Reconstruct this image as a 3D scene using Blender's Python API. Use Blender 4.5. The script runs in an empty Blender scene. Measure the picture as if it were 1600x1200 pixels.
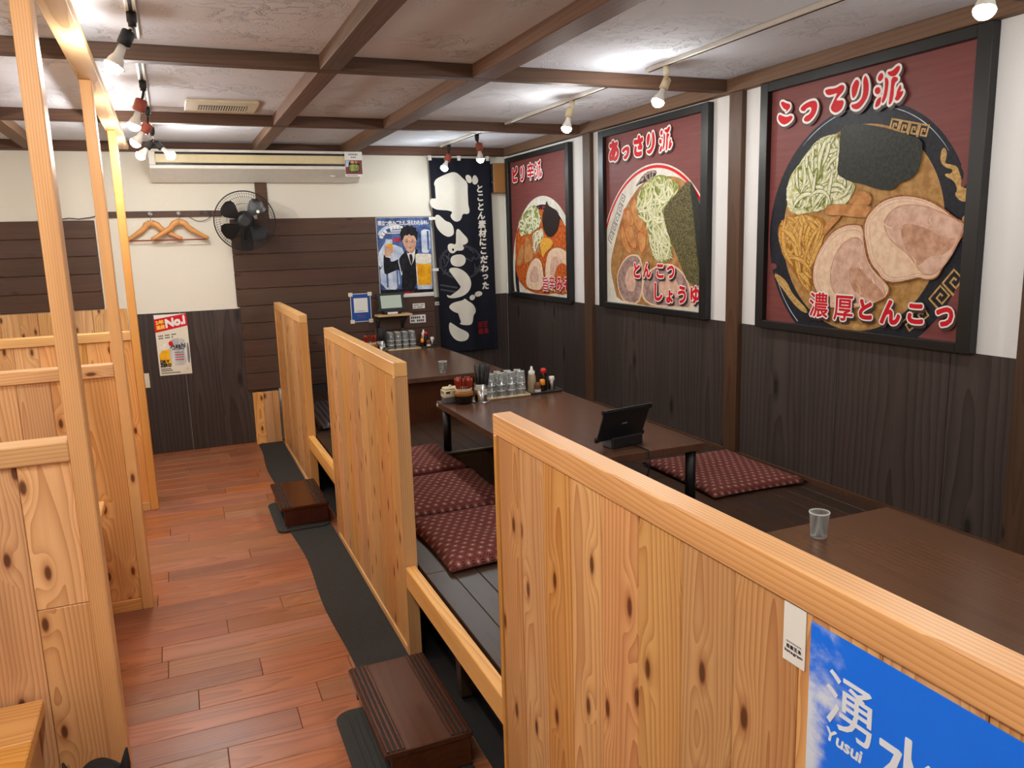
import bpy, bmesh, math, random
from mathutils import Vector, Matrix, noise as mnoise
rng = random.Random(7)
scene = bpy.context.scene
COL = scene.collection

# ------------------------------------------------------------------ camera, world, lamps' power, exposure
YAW, PITCH, ROLL, FPX = 0.398018, -0.1808526, -0.0299018, 1233.9
def camera():
    f = Vector((math.sin(YAW)*math.cos(PITCH), math.cos(YAW)*math.cos(PITCH), math.sin(PITCH)))
    r = Vector((math.cos(YAW), -math.sin(YAW), 0)); u = r.cross(f)
    c, s = math.cos(ROLL), math.sin(ROLL)
    x = c*r + s*u; y = -s*r + c*u
    cd = bpy.data.cameras.new('camera'); cam = bpy.data.objects.new('camera', cd); COL.objects.link(cam)
    cd.sensor_width = 36.0; cd.lens = FPX/1600*36.0; cd.clip_start = 0.02; cd.clip_end = 60
    m = Matrix((x, y, -f)).transposed().to_4x4(); m.translation = Vector((0, 0, 1.6))
    cam.matrix_world = m
    scene.camera = cam
camera()
w = bpy.data.worlds.new('world'); scene.world = w; w.use_nodes = True
w.node_tree.nodes['Background'].inputs[0].default_value = (0.9, 0.93, 1.0, 1)
w.node_tree.nodes['Background'].inputs[1].default_value = 0.3
vs = scene.view_settings
vs.view_transform = 'Standard'; vs.look = 'None'; vs.gamma = 1.0; vs.use_curve_mapping = False
vs.exposure = 0.57
LAMP_W = 7.0          # radiant watts of one bulb

# ------------------------------------------------------------------ materials
def sr(r, g, b):
    f = lambda c: (c/255/12.92) if c/255 <= 0.04045 else ((c/255+0.055)/1.055)**2.4
    return (f(r), f(g), f(b), 1.0)
class G:
    def __init__(s, name):
        s.m = bpy.data.materials.new(name); s.m.use_nodes = True
        s.t = s.m.node_tree; s.N = s.t.nodes; s.L = s.t.links
        s.b = s.N['Principled BSDF']
    def set(s, sock, v):
        if isinstance(v, bpy.types.NodeSocket): s.L.new(v, sock)
        elif v is not None: sock.default_value = v
    def n(s, t, ins=None, **props):
        nd = s.N.new(t)
        for k, v in props.items(): setattr(nd, k, v)
        for k, v in (ins or {}).items(): s.set(nd.inputs[k], v)
        return nd
    def m_(s, op, a, b=None, c=None, clamp=False):
        nd = s.n('ShaderNodeMath', operation=op, use_clamp=clamp)
        for i, v in enumerate((a, b, c)):
            if v is not None: s.set(nd.inputs[i], v)
        return nd.outputs[0]
    def mix(s, f, a, b, blend='MIX'):
        nd = s.n('ShaderNodeMix', data_type='RGBA', blend_type=blend)
        s.set(nd.inputs[0], f); s.set(nd.inputs[6], a); s.set(nd.inputs[7], b)
        return nd.outputs[2]
    def step(s, x, lo, hi):
        nd = s.n('ShaderNodeMapRange', interpolation_type='SMOOTHSTEP')
        s.set(nd.inputs[0], x); nd.inputs[1].default_value = lo; nd.inputs[2].default_value = hi
        return nd.outputs[0]
    def noise(s, vec, scale=5, detail=2, rough=0.5):
        nd = s.n('ShaderNodeTexNoise', {'Vector': vec, 'Scale': scale, 'Detail': detail, 'Roughness': rough})
        return nd.outputs[0]
    def obj(s):
        tc = s.n('ShaderNodeTexCoord'); return tc.outputs['Object']
    def scaled(s, vec, sc, off=None):
        nd = s.n('ShaderNodeVectorMath', {0: vec, 1: sc}, operation='MULTIPLY')
        if off is None: return nd.outputs[0]
        n2 = s.n('ShaderNodeVectorMath', {0: nd.outputs[0], 1: off}, operation='ADD')
        return n2.outputs[0]
    def rnd(s):
        return s.n('ShaderNodeObjectInfo').outputs['Random']
    def bump(s, h, strength=0.2, dist=0.01):
        nd = s.n('ShaderNodeBump', {'Height': h, 'Strength': strength, 'Distance': dist})
        s.L.new(nd.outputs[0], s.b.inputs['Normal'])
    def fin(s, col=None, rough=None, metal=None, spec=None):
        if col is not None: s.set(s.b.inputs['Base Color'], col)
        if rough is not None: s.set(s.b.inputs['Roughness'], rough)
        if metal is not None: s.set(s.b.inputs['Metallic'], metal)
        if spec is not None: s.set(s.b.inputs['Specular IOR Level'], spec)
        return s.m

def plain(name, col, rough=0.5, metal=0.0, var=0.06, scale=30, spec=0.5, bump=0.0):
    g = G(name); v = g.noise(g.obj(), scale, 3)
    dark = tuple(c*(1-var*2) for c in col[:3]) + (1,)
    light = tuple(min(1, c*(1+var)) for c in col[:3]) + (1,)
    if bump: g.bump(v, bump, 0.004)
    return g.fin(g.mix(v, dark, light), rough, metal, spec)

def fract(g, x): return g.m_('FRACT', x)
def wood(name, along, across, light, dark, knot=None, knots=0.35, freq=95, rough=0.45, ring=0.75, var=0.16, coarse=1.0, fib=0.25, spec=0.4, kz=(4.0, 10.0), warm=None, tilt=0.03, bumpk=0.12, amp=0.045, boff=0.0):
    g = G(name)
    sep = g.n('ShaderNodeSeparateXYZ', {0: g.obj()})
    ax = {'X': sep.outputs[0], 'Y': sep.outputs[1], 'Z': sep.outputs[2]}
    third = [k for k in 'XYZ' if k not in (along, across)][0]
    a, b, c = ax[along], ax[across], ax[third]
    r = g.rnd()
    r2 = fract(g, g.m_('MULTIPLY', r, 57.31)); r3 = fract(g, g.m_('MULTIPLY', r, 91.77)); r4 = fract(g, g.m_('MULTIPLY', r, 23.93))
    a2 = g.m_('ADD', a, g.m_('MULTIPLY', r, 37.0))
    vec = g.n('ShaderNodeCombineXYZ', {0: g.m_('MULTIPLY', a2, 1.3*coarse), 1: g.m_('MULTIPLY', b, 6.0*coarse), 2: g.m_('MULTIPLY', c, 6.0*coarse)}).outputs[0]
    n1 = g.noise(vec, 1.0, 2)
    # distance from the heart of a slightly tilted log
    b0 = g.m_('MULTIPLY_ADD', g.m_('SUBTRACT', r2, 0.5), 0.14, boff)
    cc = g.m_('ADD', g.m_('ADD', c, g.m_('MULTIPLY_ADD', r3, 0.10, 0.012)), g.m_('MULTIPLY', a, tilt))
    bb = g.m_('SUBTRACT', b, b0)
    d = g.m_('SQRT', g.m_('ADD', g.m_('MULTIPLY', bb, bb), g.m_('MULTIPLY', cc, cc)))
    d = g.m_('ADD', d, g.m_('MULTIPLY', g.m_('SUBTRACT', n1, 0.5), amp))
    # knots
    kv = g.n('ShaderNodeCombineXYZ', {0: g.m_('MULTIPLY', a2, kz[0]), 1: g.m_('MULTIPLY_ADD', b, kz[1], g.m_('MULTIPLY', r4, 40.0)), 2: 0.0}).outputs[0]
    vo = g.n('ShaderNodeTexVoronoi', {'Vector': kv, 'Scale': 1.0}, voronoi_dimensions='2D')
    gate = g.m_('LESS_THAN', g.n('ShaderNodeSeparateColor', {0: vo.outputs['Color']}).outputs[0], knots)
    near = g.m_('MULTIPLY', g.m_('SUBTRACT', 1.0, g.step(vo.outputs['Distance'], 0.02, 0.42)), gate)
    d = g.m_('ADD', d, g.m_('MULTIPLY', near, 0.020))
    km = g.m_('MULTIPLY', g.m_('SUBTRACT', 1.0, g.step(vo.outputs['Distance'], 0.05, 0.11)), gate)
    halo = g.m_('MULTIPLY', g.m_('SUBTRACT', 1.0, g.step(vo.outputs['Distance'], 0.08, 0.22)), gate)
    s = fract(g, g.m_('MULTIPLY', d, freq))
    ringv = g.m_('MULTIPLY', g.m_('POWER', s, 2.0), ring)
    fv = g.n('ShaderNodeCombineXYZ', {0: g.m_('MULTIPLY', a2, 7.0), 1: g.m_('MULTIPLY', b, 330.0), 2: g.m_('MULTIPLY', c, 330.0)}).outputs[0]
    fibre = g.noise(fv, 1.0, 2)
    big = g.noise(g.n('ShaderNodeCombineXYZ', {0: g.m_('MULTIPLY', a2, 0.9), 1: g.m_('MULTIPLY', b, 13.0), 2: g.m_('MULTIPLY', c, 13.0)}).outputs[0], 1.0, 3)
    col = g.mix(ringv, light, dark)
    warm = warm or tuple(x*0.62 for x in dark[:3]) + (1,)
    col = g.mix(g.m_('MULTIPLY', g.step(big, 0.42, 0.78), 0.38), col, warm)
    col = g.mix(g.m_('MULTIPLY', g.m_('SUBTRACT', 1.0, fibre), fib), col, dark)
    if knot:
        col = g.mix(g.m_('MULTIPLY', g.m_('MULTIPLY', near, 0.5), g.m_('SUBTRACT', 1.0, halo)), col, light)
        col = g.mix(g.m_('MULTIPLY', halo, 0.5), col, dark)
        col = g.mix(g.m_('MULTIPLY', km, 0.9), col, knot)
    hs = g.n('ShaderNodeHueSaturation', {'Color': col, 'Value': g.m_('MULTIPLY_ADD', r3, 2*var, 1-var), 'Hue': g.m_('MULTIPLY_ADD', r2, 0.012, 0.494), 'Saturation': g.m_('MULTIPLY_ADD', r4, 0.16, 0.92)})
    g.bump(g.m_('ADD', g.m_('MULTIPLY', fibre, 0.5), g.m_('MULTIPLY', s, -0.4)), bumpk, 0.002)
    return g.fin(hs.outputs[0], rough, None, spec)

PINE_L, PINE_D, KNOT = sr(232, 180, 116), sr(180, 114, 64), sr(88, 42, 18)
def pine(nm, al, ac, **k):
    kw = dict(light=PINE_L, dark=PINE_D, knot=KNOT, rough=0.42); kw.update(k)
    return wood(nm, al, ac, **kw)
M = {}
M['pine_plank_x'] = pine('pine_plank_facing_x', 'Z', 'Y', knots=0.6, warm=sr(182, 118, 74), ring=0.85, fib=0.32)
M['pine_plank_y'] = pine('pine_plank_facing_y', 'Z', 'X', knots=0.5, light=sr(240, 188, 126), dark=sr(194, 128, 70), ring=0.8)
M['pine_cap'] = pine('pine_cap_rail', 'Y', 'Z', knots=0.0, light=sr(246, 192, 124), dark=sr(206, 138, 74), freq=130, var=0.04, amp=0.02, boff=0.10)
M['pine_rail_x'] = pine('pine_rail_along_x', 'X', 'Z', knots=0.05, light=sr(242, 190, 126), dark=sr(204, 138, 76), var=0.06, amp=0.02, boff=0.08)
M['pine_post'] = pine('pine_post', 'Z', 'X', knots=0.04, light=sr(238, 178, 110), dark=sr(204, 134, 70), freq=170, var=0.05, amp=0.008, boff=0.12)
M['pine_post_y'] = pine('pine_end_post', 'Z', 'X', knots=0.05, light=sr(222, 168, 104), dark=sr(178, 118, 62), freq=140, var=0.05, amp=0.01, boff=0.1)
M['pine_beam'] = pine('pale_pine_beam', 'Y', 'X', knots=0.0, light=sr(226, 190, 136), dark=sr(186, 138, 80), freq=70, tilt=0.018, var=0.03, ring=0.9, amp=0.05)
M['pine_seat'] = pine('pine_seat', 'X', 'Y', knots=0.2, light=sr(232, 176, 108), dark=sr(196, 126, 60))
M['floor_plank'] = wood('floor_plank', 'X', 'Y', sr(186, 116, 76), sr(112, 60, 38), knots=0.0, freq=90, ring=0.55, rough=0.36, var=0.17, fib=0.5, warm=sr(104, 62, 48), kz=(2, 5), amp=0.06)
def scuffed(m):
    g = G.__new__(G); g.m = m; g.t = m.node_tree; g.N = g.t.nodes; g.L = g.t.links; g.b = g.N['Principled BSDF']
    pos = g.n('ShaderNodeNewGeometry').outputs['Position']
    a = g.noise(pos, 1.6, 3); b = g.noise(g.scaled(pos, (9, 30, 1)), 1.0, 5, 0.7); c = g.noise(g.scaled(pos, (26, 40, 1)), 1.0, 4, 0.7)
    k = g.m_('MULTIPLY', g.step(a, 0.44, 0.62), g.step(b, 0.44, 0.68))
    src = g.b.inputs['Base Color'].links[0].from_socket
    col = g.mix(g.m_('MULTIPLY', k, 0.42), src, sr(172, 138, 112))
    col = g.mix(g.m_('MULTIPLY', g.m_('MULTIPLY', g.step(a, 0.40, 0.26), 1.0), 0.35), col, sr(84, 56, 46))
    col = g.mix(g.m_('MULTIPLY', g.step(c, 0.70, 0.78), 0.5), col, sr(206, 176, 146))
    g.L.new(col, g.b.inputs['Base Color'])
    g.set(g.b.inputs['Roughness'], g.m_('MULTIPLY_ADD', k, 0.22, 0.33))
scuffed(M['floor_plank'])
M['dark_panel'] = wood('charcoal_wood_panel', 'Z', 'Y', sr(80, 68, 63), sr(36, 30, 29), knot=sr(20, 16, 16), knots=0.34, freq=34, rough=0.5, ring=0.7, var=0.12, fib=0.55, warm=sr(36, 26, 22), kz=(2.0, 6.0), coarse=1.3)
M['dark_panel_y'] = wood('charcoal_wood_panel_back', 'Z', 'X', sr(80, 68, 63), sr(36, 30, 29), knot=sr(20, 16, 16), knots=0.34, freq=34, rough=0.5, ring=0.7, var=0.12, fib=0.55, warm=sr(36, 26, 22), kz=(2.0, 6.0), coarse=1.3)
M['siding'] = wood('brown_stained_board', 'X', 'Z', sr(88, 62, 48), sr(66, 44, 34), knot=sr(48, 30, 24), knots=0.12, freq=70, rough=0.55, ring=0.45, var=0.08, fib=0.4)
M['beam_x'] = wood('dark_stained_beam_x', 'X', 'Z', sr(98, 68, 50), sr(64, 43, 32), knots=0.0, freq=60, rough=0.6, ring=0.5, var=0.08)
M['beam_y'] = wood('dark_stained_beam_y', 'Y', 'X', sr(126, 94, 70), sr(86, 62, 46), knots=0.0, freq=50, rough=0.6, ring=0.5, var=0.08)
M['wall_post'] = wood('dark_stained_post', 'Z', 'Y', sr(92, 62, 40), sr(58, 38, 26), knots=0.05, knot=sr(40, 26, 18), freq=70, rough=0.5, ring=0.6, var=0.06)
M['table'] = wood('walnut_table_laminate', 'Y', 'X', sr(98, 64, 42), sr(76, 48, 31), knots=0.0, freq=45, rough=0.27, ring=0.3, var=0.03, fib=0.3, spec=0.5, bumpk=0.03, amp=0.02, boff=0.3)
M['platform'] = wood('dark_platform_board', 'Y', 'X', sr(70, 50, 38), sr(44, 30, 23), knots=0.0, freq=80, rough=0.33, spec=0.28, ring=0.4, var=0.08, fib=0.4, bumpk=0.08)
M['step_wood'] = wood('red_brown_varnished_wood', 'Y', 'X', sr(88, 46, 28), sr(50, 24, 16), knots=0.0, freq=40, rough=0.22, ring=0.3, var=0.06, fib=0.3, coarse=1.6, warm=sr(44, 20, 14), amp=0.03)
M['hanger_wood'] = plain('hanger_wood', sr(214, 150, 84), 0.4)
M['speaker_wood'] = plain('speaker_veneer', sr(168, 116, 62), 0.45, scale=12)
M['shelf_wood'] = plain('shelf_wood', sr(210, 172, 126), 0.45)

def plaster(name, c1, c2, bumpk, scale, rough=0.85):
    g = G(name); o = g.obj()
    n1 = g.noise(o, scale, 5, 0.62); n2 = g.noise(g.scaled(o, (1.0, 1.6, 1.0)), scale*0.22, 3)
    warp = g.n('ShaderNodeVectorMath', {0: o, 1: g.n('ShaderNodeTexNoise', {'Vector': o, 'Scale': scale*0.6, 'Detail': 3.0}).outputs['Color']}, operation='ADD').outputs[0]
    st = g.noise(g.scaled(warp, (1.6, 5.0, 1.6)), scale*0.55, 4, 0.6); st2 = g.noise(g.scaled(warp, (5.5, 1.5, 1.5)), scale*0.5, 4, 0.6)
    r1 = g.m_('MULTIPLY', g.step(st, 0.56, 0.60), g.m_('SUBTRACT', 1.0, g.step(st, 0.60, 0.70)))
    r2 = g.m_('MULTIPLY', g.step(st2, 0.58, 0.62), g.m_('SUBTRACT', 1.0, g.step(st2, 0.62, 0.72)))
    ridge = g.m_('MULTIPLY', g.m_('MAXIMUM', r1, r2), g.step(n2, 0.40, 0.62))
    h = g.m_('ADD', g.m_('MULTIPLY', n1, 0.5), ridge)
    g.bump(h, bumpk, 0.012)
    return g.fin(g.mix(n2, c1, c2), rough, None, 0.08)
M['ceiling'] = plaster('trowelled_ceiling_plaster', sr(226, 230, 240), sr(234, 238, 246), 0.8, 6.0)
M['plaster'] = plaster('white_wall_plaster', sr(226, 220, 204), sr(236, 231, 218), 0.22, 8.0)
M['plaster_right'] = plaster('white_wall_plaster_right', sr(232, 230, 228), sr(240, 239, 238), 0.12, 8.0)

M['black_metal'] = plain('black_metal', sr(20, 20, 22), 0.45)
M['black_frame'] = plain('black_frame', sr(16, 16, 17), 0.38)
M['black_plastic'] = plain('black_plastic', sr(22, 22, 24), 0.5)
M['black_gloss'] = plain('black_gloss', sr(12, 12, 14), 0.2)
M['blade_black'] = plain('satin_black_blade', sr(20, 20, 22), 0.42)
M['grey_plastic'] = plain('grey_plastic', sr(92, 92, 96), 0.5)
M['white_plastic'] = plain('white_plastic', sr(232, 228, 218), 0.4)
M['cream_plastic'] = plain('cream_plastic', sr(222, 204, 160), 0.4)
M['ivory_plastic'] = plain('ivory_plastic', sr(226, 214, 184), 0.4)
M['steel'] = plain('stainless_steel', sr(190, 188, 184), 0.25, 1.0)
M['chrome'] = plain('chrome', sr(215, 215, 215), 0.12, 1.0)
M['red_socket'] = plain('red_brown_socket', sr(150, 66, 46), 0.5)
M['beige_socket'] = plain('beige_socket', sr(214, 196, 160), 0.5)
M['white_paper'] = plain('white_paper', sr(236, 234, 228), 0.6, var=0.02)
M['paper_cream'] = plain('paper_cream', sr(232, 224, 204), 0.6, var=0.02)
M['ink'] = plain('dark_ink', sr(38, 36, 36), 0.6, var=0.02)
M['ink_grey'] = plain('grey_ink', sr(120, 118, 116), 0.6, var=0.02)
M['carpet'] = plain('charcoal_carpet', sr(68, 66, 63), 0.95, var=0.35, scale=260, bump=0.6, spec=0.1)
M['rubber'] = plain('dark_rubber', sr(50, 48, 44), 0.8, var=0.2, scale=90, bump=0.2)
M['red_lacquer'] = plain('red_lacquer', sr(150, 44, 26), 0.2)
M['pot_black'] = plain('black_glaze', sr(20, 15, 13), 0.18)
M['pot_brown'] = plain('amber_glaze', sr(160, 104, 36), 0.18, scale=18, var=0.2)
M['pot_rim'] = plain('pale_glaze', sr(222, 206, 178), 0.3)
M['red_cap'] = plain('red_cap', sr(206, 30, 34), 0.35)
M['orange_cap'] = plain('orange_cap', sr(240, 150, 28), 0.35)
M['soy'] = plain('soy_sauce_bottle', sr(34, 24, 22), 0.15)
M['brown_jar'] = plain('brown_shaker', sr(118, 72, 46), 0.35)
M['tan_bottle'] = plain('pale_sauce_bottle', sr(176, 156, 128), 0.35)
M['wicker'] = plain('pale_wooden_tray', sr(196, 168, 124), 0.5, scale=14, var=0.15)
M['dark_tray'] = plain('dark_tray', sr(52, 46, 42), 0.35)
M['plate_groove'] = plain('dark_groove', sr(24, 20, 18), 0.7)
M['lip_metal'] = plain('worn_brass_lip', sr(150, 128, 96), 0.45, 0.6)
M['bag'] = plain('black_bag_cloth', sr(22, 22, 24), 0.8)
def glass():
    g = G('clear_glass')
    lw = g.n('ShaderNodeLayerWeight', {'Blend': 0.32})
    tr = g.n('ShaderNodeBsdfTransparent', {'Color': (0.94, 0.95, 0.95, 1)}); gl = g.n('ShaderNodeBsdfGlossy', {'Color': (1, 1, 1, 1), 'Roughness': 0.06})
    df = g.n('ShaderNodeBsdfDiffuse', {'Color': (0.9, 0.92, 0.9, 1)}); ts = g.n('ShaderNodeBsdfTranslucent', {'Color': (0.9, 0.92, 0.9, 1)})
    milky = g.n('ShaderNodeMixShader', {0: 0.5, 1: df.outputs[0], 2: ts.outputs[0]})
    m0 = g.n('ShaderNodeMixShader', {0: g.m_('MULTIPLY_ADD', lw.outputs['Facing'], 0.45, 0.05), 1: tr.outputs[0], 2: milky.outputs[0]})
    mx = g.n('ShaderNodeMixShader', {0: g.m_('MULTIPLY_ADD', lw.outputs['Fresnel'], 0.8, 0.05), 1: m0.outputs[0], 2: gl.outputs[0]})
    g.L.new(mx.outputs[0], g.N['Material Output'].inputs[0]); return g.m
M['glass'] = glass()
M['rim_glint'] = plain('painted_rim_glint', sr(226, 230, 226), 0.12, var=0.05)  # opaque white on lip and foot, painted highlights of the clear glass
def emit(name, col, strength):
    g = G(name)
    e = g.n('ShaderNodeEmission', {'Color': col, 'Strength': strength})
    g.L.new(e.outputs[0], g.N['Material Output'].inputs[0]); return g.m
BULB_A = 4*math.pi*0.03**2*0.46
def bulb_mat(nm, col, k=1.0): return emit(nm, col, LAMP_W*k/(math.pi*BULB_A))
M['bulb_warm'] = bulb_mat('lit_bulb_warm', (1.0, 0.98, 0.93, 1))
M['bulb_neutral'] = bulb_mat('lit_bulb_neutral', (1.0, 0.985, 0.95, 1))
M['bulb_cool'] = bulb_mat('lit_bulb_cool', (0.92, 0.98, 1.0, 1), 0.6)
def screen():
    g = G('lit_tablet_screen')
    g.fin(sr(60, 64, 58), 0.12)
    g.b.inputs['Emission Color'].default_value = sr(168, 176, 160); g.b.inputs['Emission Strength'].default_value = 0.55
    return g.m
M['screen'] = screen()
def cushion(name, base, line):
    g = G(name); sep = g.n('ShaderNodeSeparateXYZ', {0: g.obj()})
    x, y = sep.outputs[0], sep.outputs[1]
    T = 0.040; H = T*math.sqrt(3)
    def cell(ox, oy):
        px = g.m_('SUBTRACT', g.m_('MULTIPLY', fract(g, g.m_('ADD', g.m_('DIVIDE', x, T), ox+50)), T), T/2)
        py = g.m_('SUBTRACT', g.m_('MULTIPLY', fract(g, g.m_('ADD', g.m_('DIVIDE', y, H), oy+50)), H), H/2)
        r = g.m_('SQRT', g.m_('ADD', g.m_('MULTIPLY', px, px), g.m_('MULTIPLY', py, py)))
        an = g.m_('ARCTAN2', py, px)
        return r, g.m_('ABSOLUTE', g.m_('SINE', g.m_('MULTIPLY', an, 6.0)))
    r1, s1 = cell(0, 0); r2, s2 = cell(0.5, 0.5)
    use2 = g.m_('LESS_THAN', r2, r1)
    rr = g.m_('MINIMUM', r1, r2)
    ss = g.m_('ADD', g.m_('MULTIPLY', s2, use2), g.m_('MULTIPLY', s1, g.m_('SUBTRACT', 1.0, use2)))
    ln = g.m_('SUBTRACT', 1.0, g.step(g.m_('MULTIPLY', g.m_('MULTIPLY', ss, rr), 1/6), 0.00025, 0.0008))
    fade = g.m_('SUBTRACT', 1.0, g.step(rr, 0.006, 0.024))
    dot = g.m_('SUBTRACT', 1.0, g.step(rr, 0.0016, 0.0036))
    k = g.m_('MAXIMUM', g.m_('MULTIPLY', ln, g.m_('MULTIPLY_ADD', fade, 0.55, 0.2)), dot)
    nz = g.noise(g.obj(), 240, 2)
    g.bump(nz, 0.25, 0.002)
    return g.fin(g.mix(g.m_('MULTIPLY', k, 0.8), base, line), 0.9, None, 0.15)
M['cushion'] = cushion('maroon_star_cloth', sr(100, 42, 40), sr(232, 190, 168))
def stripe_cloth():
    g = G('dark_ribbed_cover'); sep = g.n('ShaderNodeSeparateXYZ', {0: g.obj()})
    s = g.m_('SINE', g.m_('MULTIPLY', sep.outputs[0], 180.0))
    g.bump(s, 0.6, 0.004)
    return g.fin(g.mix(g.m_('MULTIPLY_ADD', s, 0.5, 0.5), sr(40, 34, 40), sr(84, 76, 84)), 0.35)
M['ribbed'] = stripe_cloth()
def red_print():
    g = G('print_dark_red_woodgrain'); o = g.obj()
    n = g.noise(g.scaled(o, (1.0, 3.0, 60.0)), 1.0, 4, 0.6)
    return g.fin(g.mix(n, sr(106, 52, 50), sr(140, 76, 72)), 0.5, None, 0.3)
M['p_red_wood'] = red_print()
def mottle(name, c1, c2, scale=60, rough=0.45, sc=(1, 1, 1), detail=4):
    g = G(name); n = g.noise(g.scaled(g.obj(), sc), scale, detail, 0.65)
    return g.fin(g.mix(g.step(n, 0.32, 0.68), c1, c2), rough, None, 0.18)
M['p_black'] = mottle('print_bowl_black', sr(30, 32, 38), sr(42, 44, 52))
M['p_broth'] = mottle('print_broth', sr(160, 116, 64), sr(196, 152, 92), 24)
M['p_nori'] = mottle('print_seaweed', sr(38, 42, 36), sr(56, 58, 52), 70)
M['p_onion'] = mottle('print_spring_onion', sr(176, 178, 100), sr(232, 230, 180), 34)
M['p_onion_l'] = mottle('print_onion_strand', sr(214, 212, 170), sr(246, 244, 222), 60)
M['p_noodle'] = mottle('print_noodle', sr(150, 96, 30), sr(186, 128, 52), 40)
M['p_noodle_l'] = mottle('print_noodle_strand', sr(206, 152, 66), sr(236, 190, 104), 60)
M['p_fat'] = mottle('print_pork_fat', sr(228, 192, 158), sr(244, 216, 188), 30)
M['p_char'] = mottle('print_pork_char', sr(136, 78, 44), sr(184, 120, 74), 50)
M['p_meat'] = mottle('print_pork_meat', sr(204, 160, 138), sr(230, 194, 172), 22)
M['p_meat_d'] = mottle('print_pork_lean', sr(184, 134, 106), sr(214, 168, 140), 26)
M['p_menma'] = mottle('print_bamboo', sr(184, 120, 66), sr(216, 158, 100), 18)
M['p_gold'] = mottle('print_gold', sr(176, 136, 76), sr(214, 176, 112), 80)
M['p_bowl_w'] = mottle('print_bowl_white', sr(214, 208, 194), sr(234, 230, 218), 12)
M['p_soup_r'] = mottle('print_red_soup', sr(170, 62, 24), sr(222, 118, 46), 40)
M['p_soup_b'] = mottle('print_brown_soup', sr(150, 100, 54), sr(190, 146, 92), 16)
M['p_blackt'] = mottle('print_black_topping', sr(26, 20, 20), sr(60, 46, 44), 160)
M['p_corn'] = mottle('print_corn', sr(214, 140, 40), sr(246, 196, 84), 90)
M['p_grey_meat'] = mottle('print_grey_pork', sr(140, 110, 104), sr(190, 160, 150), 20)
M['p_green'] = mottle('print_green', sr(96, 108, 52), sr(170, 178, 96), 40)
M['p_noritex'] = mottle('print_seaweed_flecked', sr(48, 48, 36), sr(128, 118, 76), 110)
M['l_red'] = plain('lettering_red', sr(214, 30, 42), 0.5, var=0.02, spec=0.15)
M['l_white'] = plain('lettering_white', sr(246, 243, 238), 0.5, var=0.02, spec=0.15)
M['l_shadow'] = plain('lettering_shadow', sr(62, 30, 32), 0.5, var=0.02)
M['l_yellow'] = plain('lettering_yellow', sr(246, 196, 60), 0.45, var=0.02)
M['noren'] = plain('navy_cloth', sr(30, 32, 42), 0.85, var=0.1, scale=40, spec=0.15)
M['noren_w'] = plain('white_dye', sr(226, 222, 210), 0.85, var=0.05, scale=14, spec=0.15)
M['noren_grey'] = plain('grey_dye', sr(78, 80, 88), 0.85, spec=0.15)
M['noren_red'] = plain('red_dye', sr(136, 30, 36), 0.85, spec=0.15)
M['b_blue'] = mottle('print_steel_blue', sr(40, 58, 104), sr(98, 124, 176), 9)
M['b_light'] = mottle('print_light_blue', sr(168, 184, 212), sr(226, 232, 242), 12)
M['b_suit'] = mottle('print_black_suit', sr(18, 18, 22), sr(40, 40, 46), 20)
M['b_skin'] = mottle('print_skin', sr(196, 146, 120), sr(226, 182, 156), 18)
M['b_beer'] = mottle('print_beer', sr(226, 146, 16), sr(248, 190, 40), 10)
M['b_foam'] = mottle('print_foam', sr(226, 216, 196), sr(246, 240, 228), 40)
M['b_can'] = mottle('print_can', sr(150, 150, 152), sr(224, 224, 224), 16, sc=(1, 1, 0.1))
M['sign_blue'] = plain('sign_blue', sr(24, 78, 160), 0.4, var=0.03)
def skyprint():
    g = G('print_blue_sky'); sep = g.n('ShaderNodeSeparateXYZ', {0: g.obj()})
    o = g.obj()
    n = g.noise(g.scaled(o, (1, 7, 11)), 1.0, 6, 0.62)
    left = g.step(sep.outputs[1], 0.20, 0.32)
    low = g.step(g.m_('MULTIPLY', sep.outputs[2], -1.0), -0.10, 0.12)
    k = g.step(g.m_('ADD', n, g.m_('MULTIPLY_ADD', g.m_('MAXIMUM', left, g.m_('MULTIPLY', low, 0.45)), 0.34, -0.26)), 0.42, 0.62)
    base = g.mix(g.m_('MULTIPLY_ADD', low, 0.6, 0.0), sr(0, 120, 255), sr(70, 170, 250))
    return g.fin(g.mix(k, base, sr(220, 232, 250)), 0.3)
M['sky_print'] = skyprint()
M['sky_text'] = plain('sky_print_text', sr(232, 240, 250), 0.4, var=0.01)

# ------------------------------------------------------------------ geometry helpers
def bx(bm, x0, x1, y0, y1, z0, z1):
    v = [bm.verts.new(p) for p in ((x0,y0,z0),(x1,y0,z0),(x1,y1,z0),(x0,y1,z0),(x0,y0,z1),(x1,y0,z1),(x1,y1,z1),(x0,y1,z1))]
    for f in ((3,2,1,0),(4,5,6,7),(0,1,5,4),(1,2,6,5),(2,3,7,6),(3,0,4,7)): bm.faces.new([v[i] for i in f])
def lathe(bm, prof, seg=20, c=(0,0,0), mi=None, close=True):
    rings = []
    for r, z in prof:
        if r < 1e-6: rings.append([bm.verts.new((c[0], c[1], c[2]+z))])
        else: rings.append([bm.verts.new((c[0]+r*math.cos(2*math.pi*i/seg), c[1]+r*math.sin(2*math.pi*i/seg), c[2]+z)) for i in range(seg)])
    for k in range(len(rings)-1):
        A, B = rings[k], rings[k+1]
        for i in range(seg):
            j = (i+1) % seg
            if len(A) == 1 and len(B) == 1: continue
            if len(A) == 1: f = bm.faces.new((A[0], B[i], B[j]))
            elif len(B) == 1: f = bm.faces.new((A[i], A[j], B[0]))
            else: f = bm.faces.new((A[i], A[j], B[j], B[i]))
            f.smooth = True
            if mi is not None: f.material_index = mi if isinstance(mi, int) else mi[k]
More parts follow.
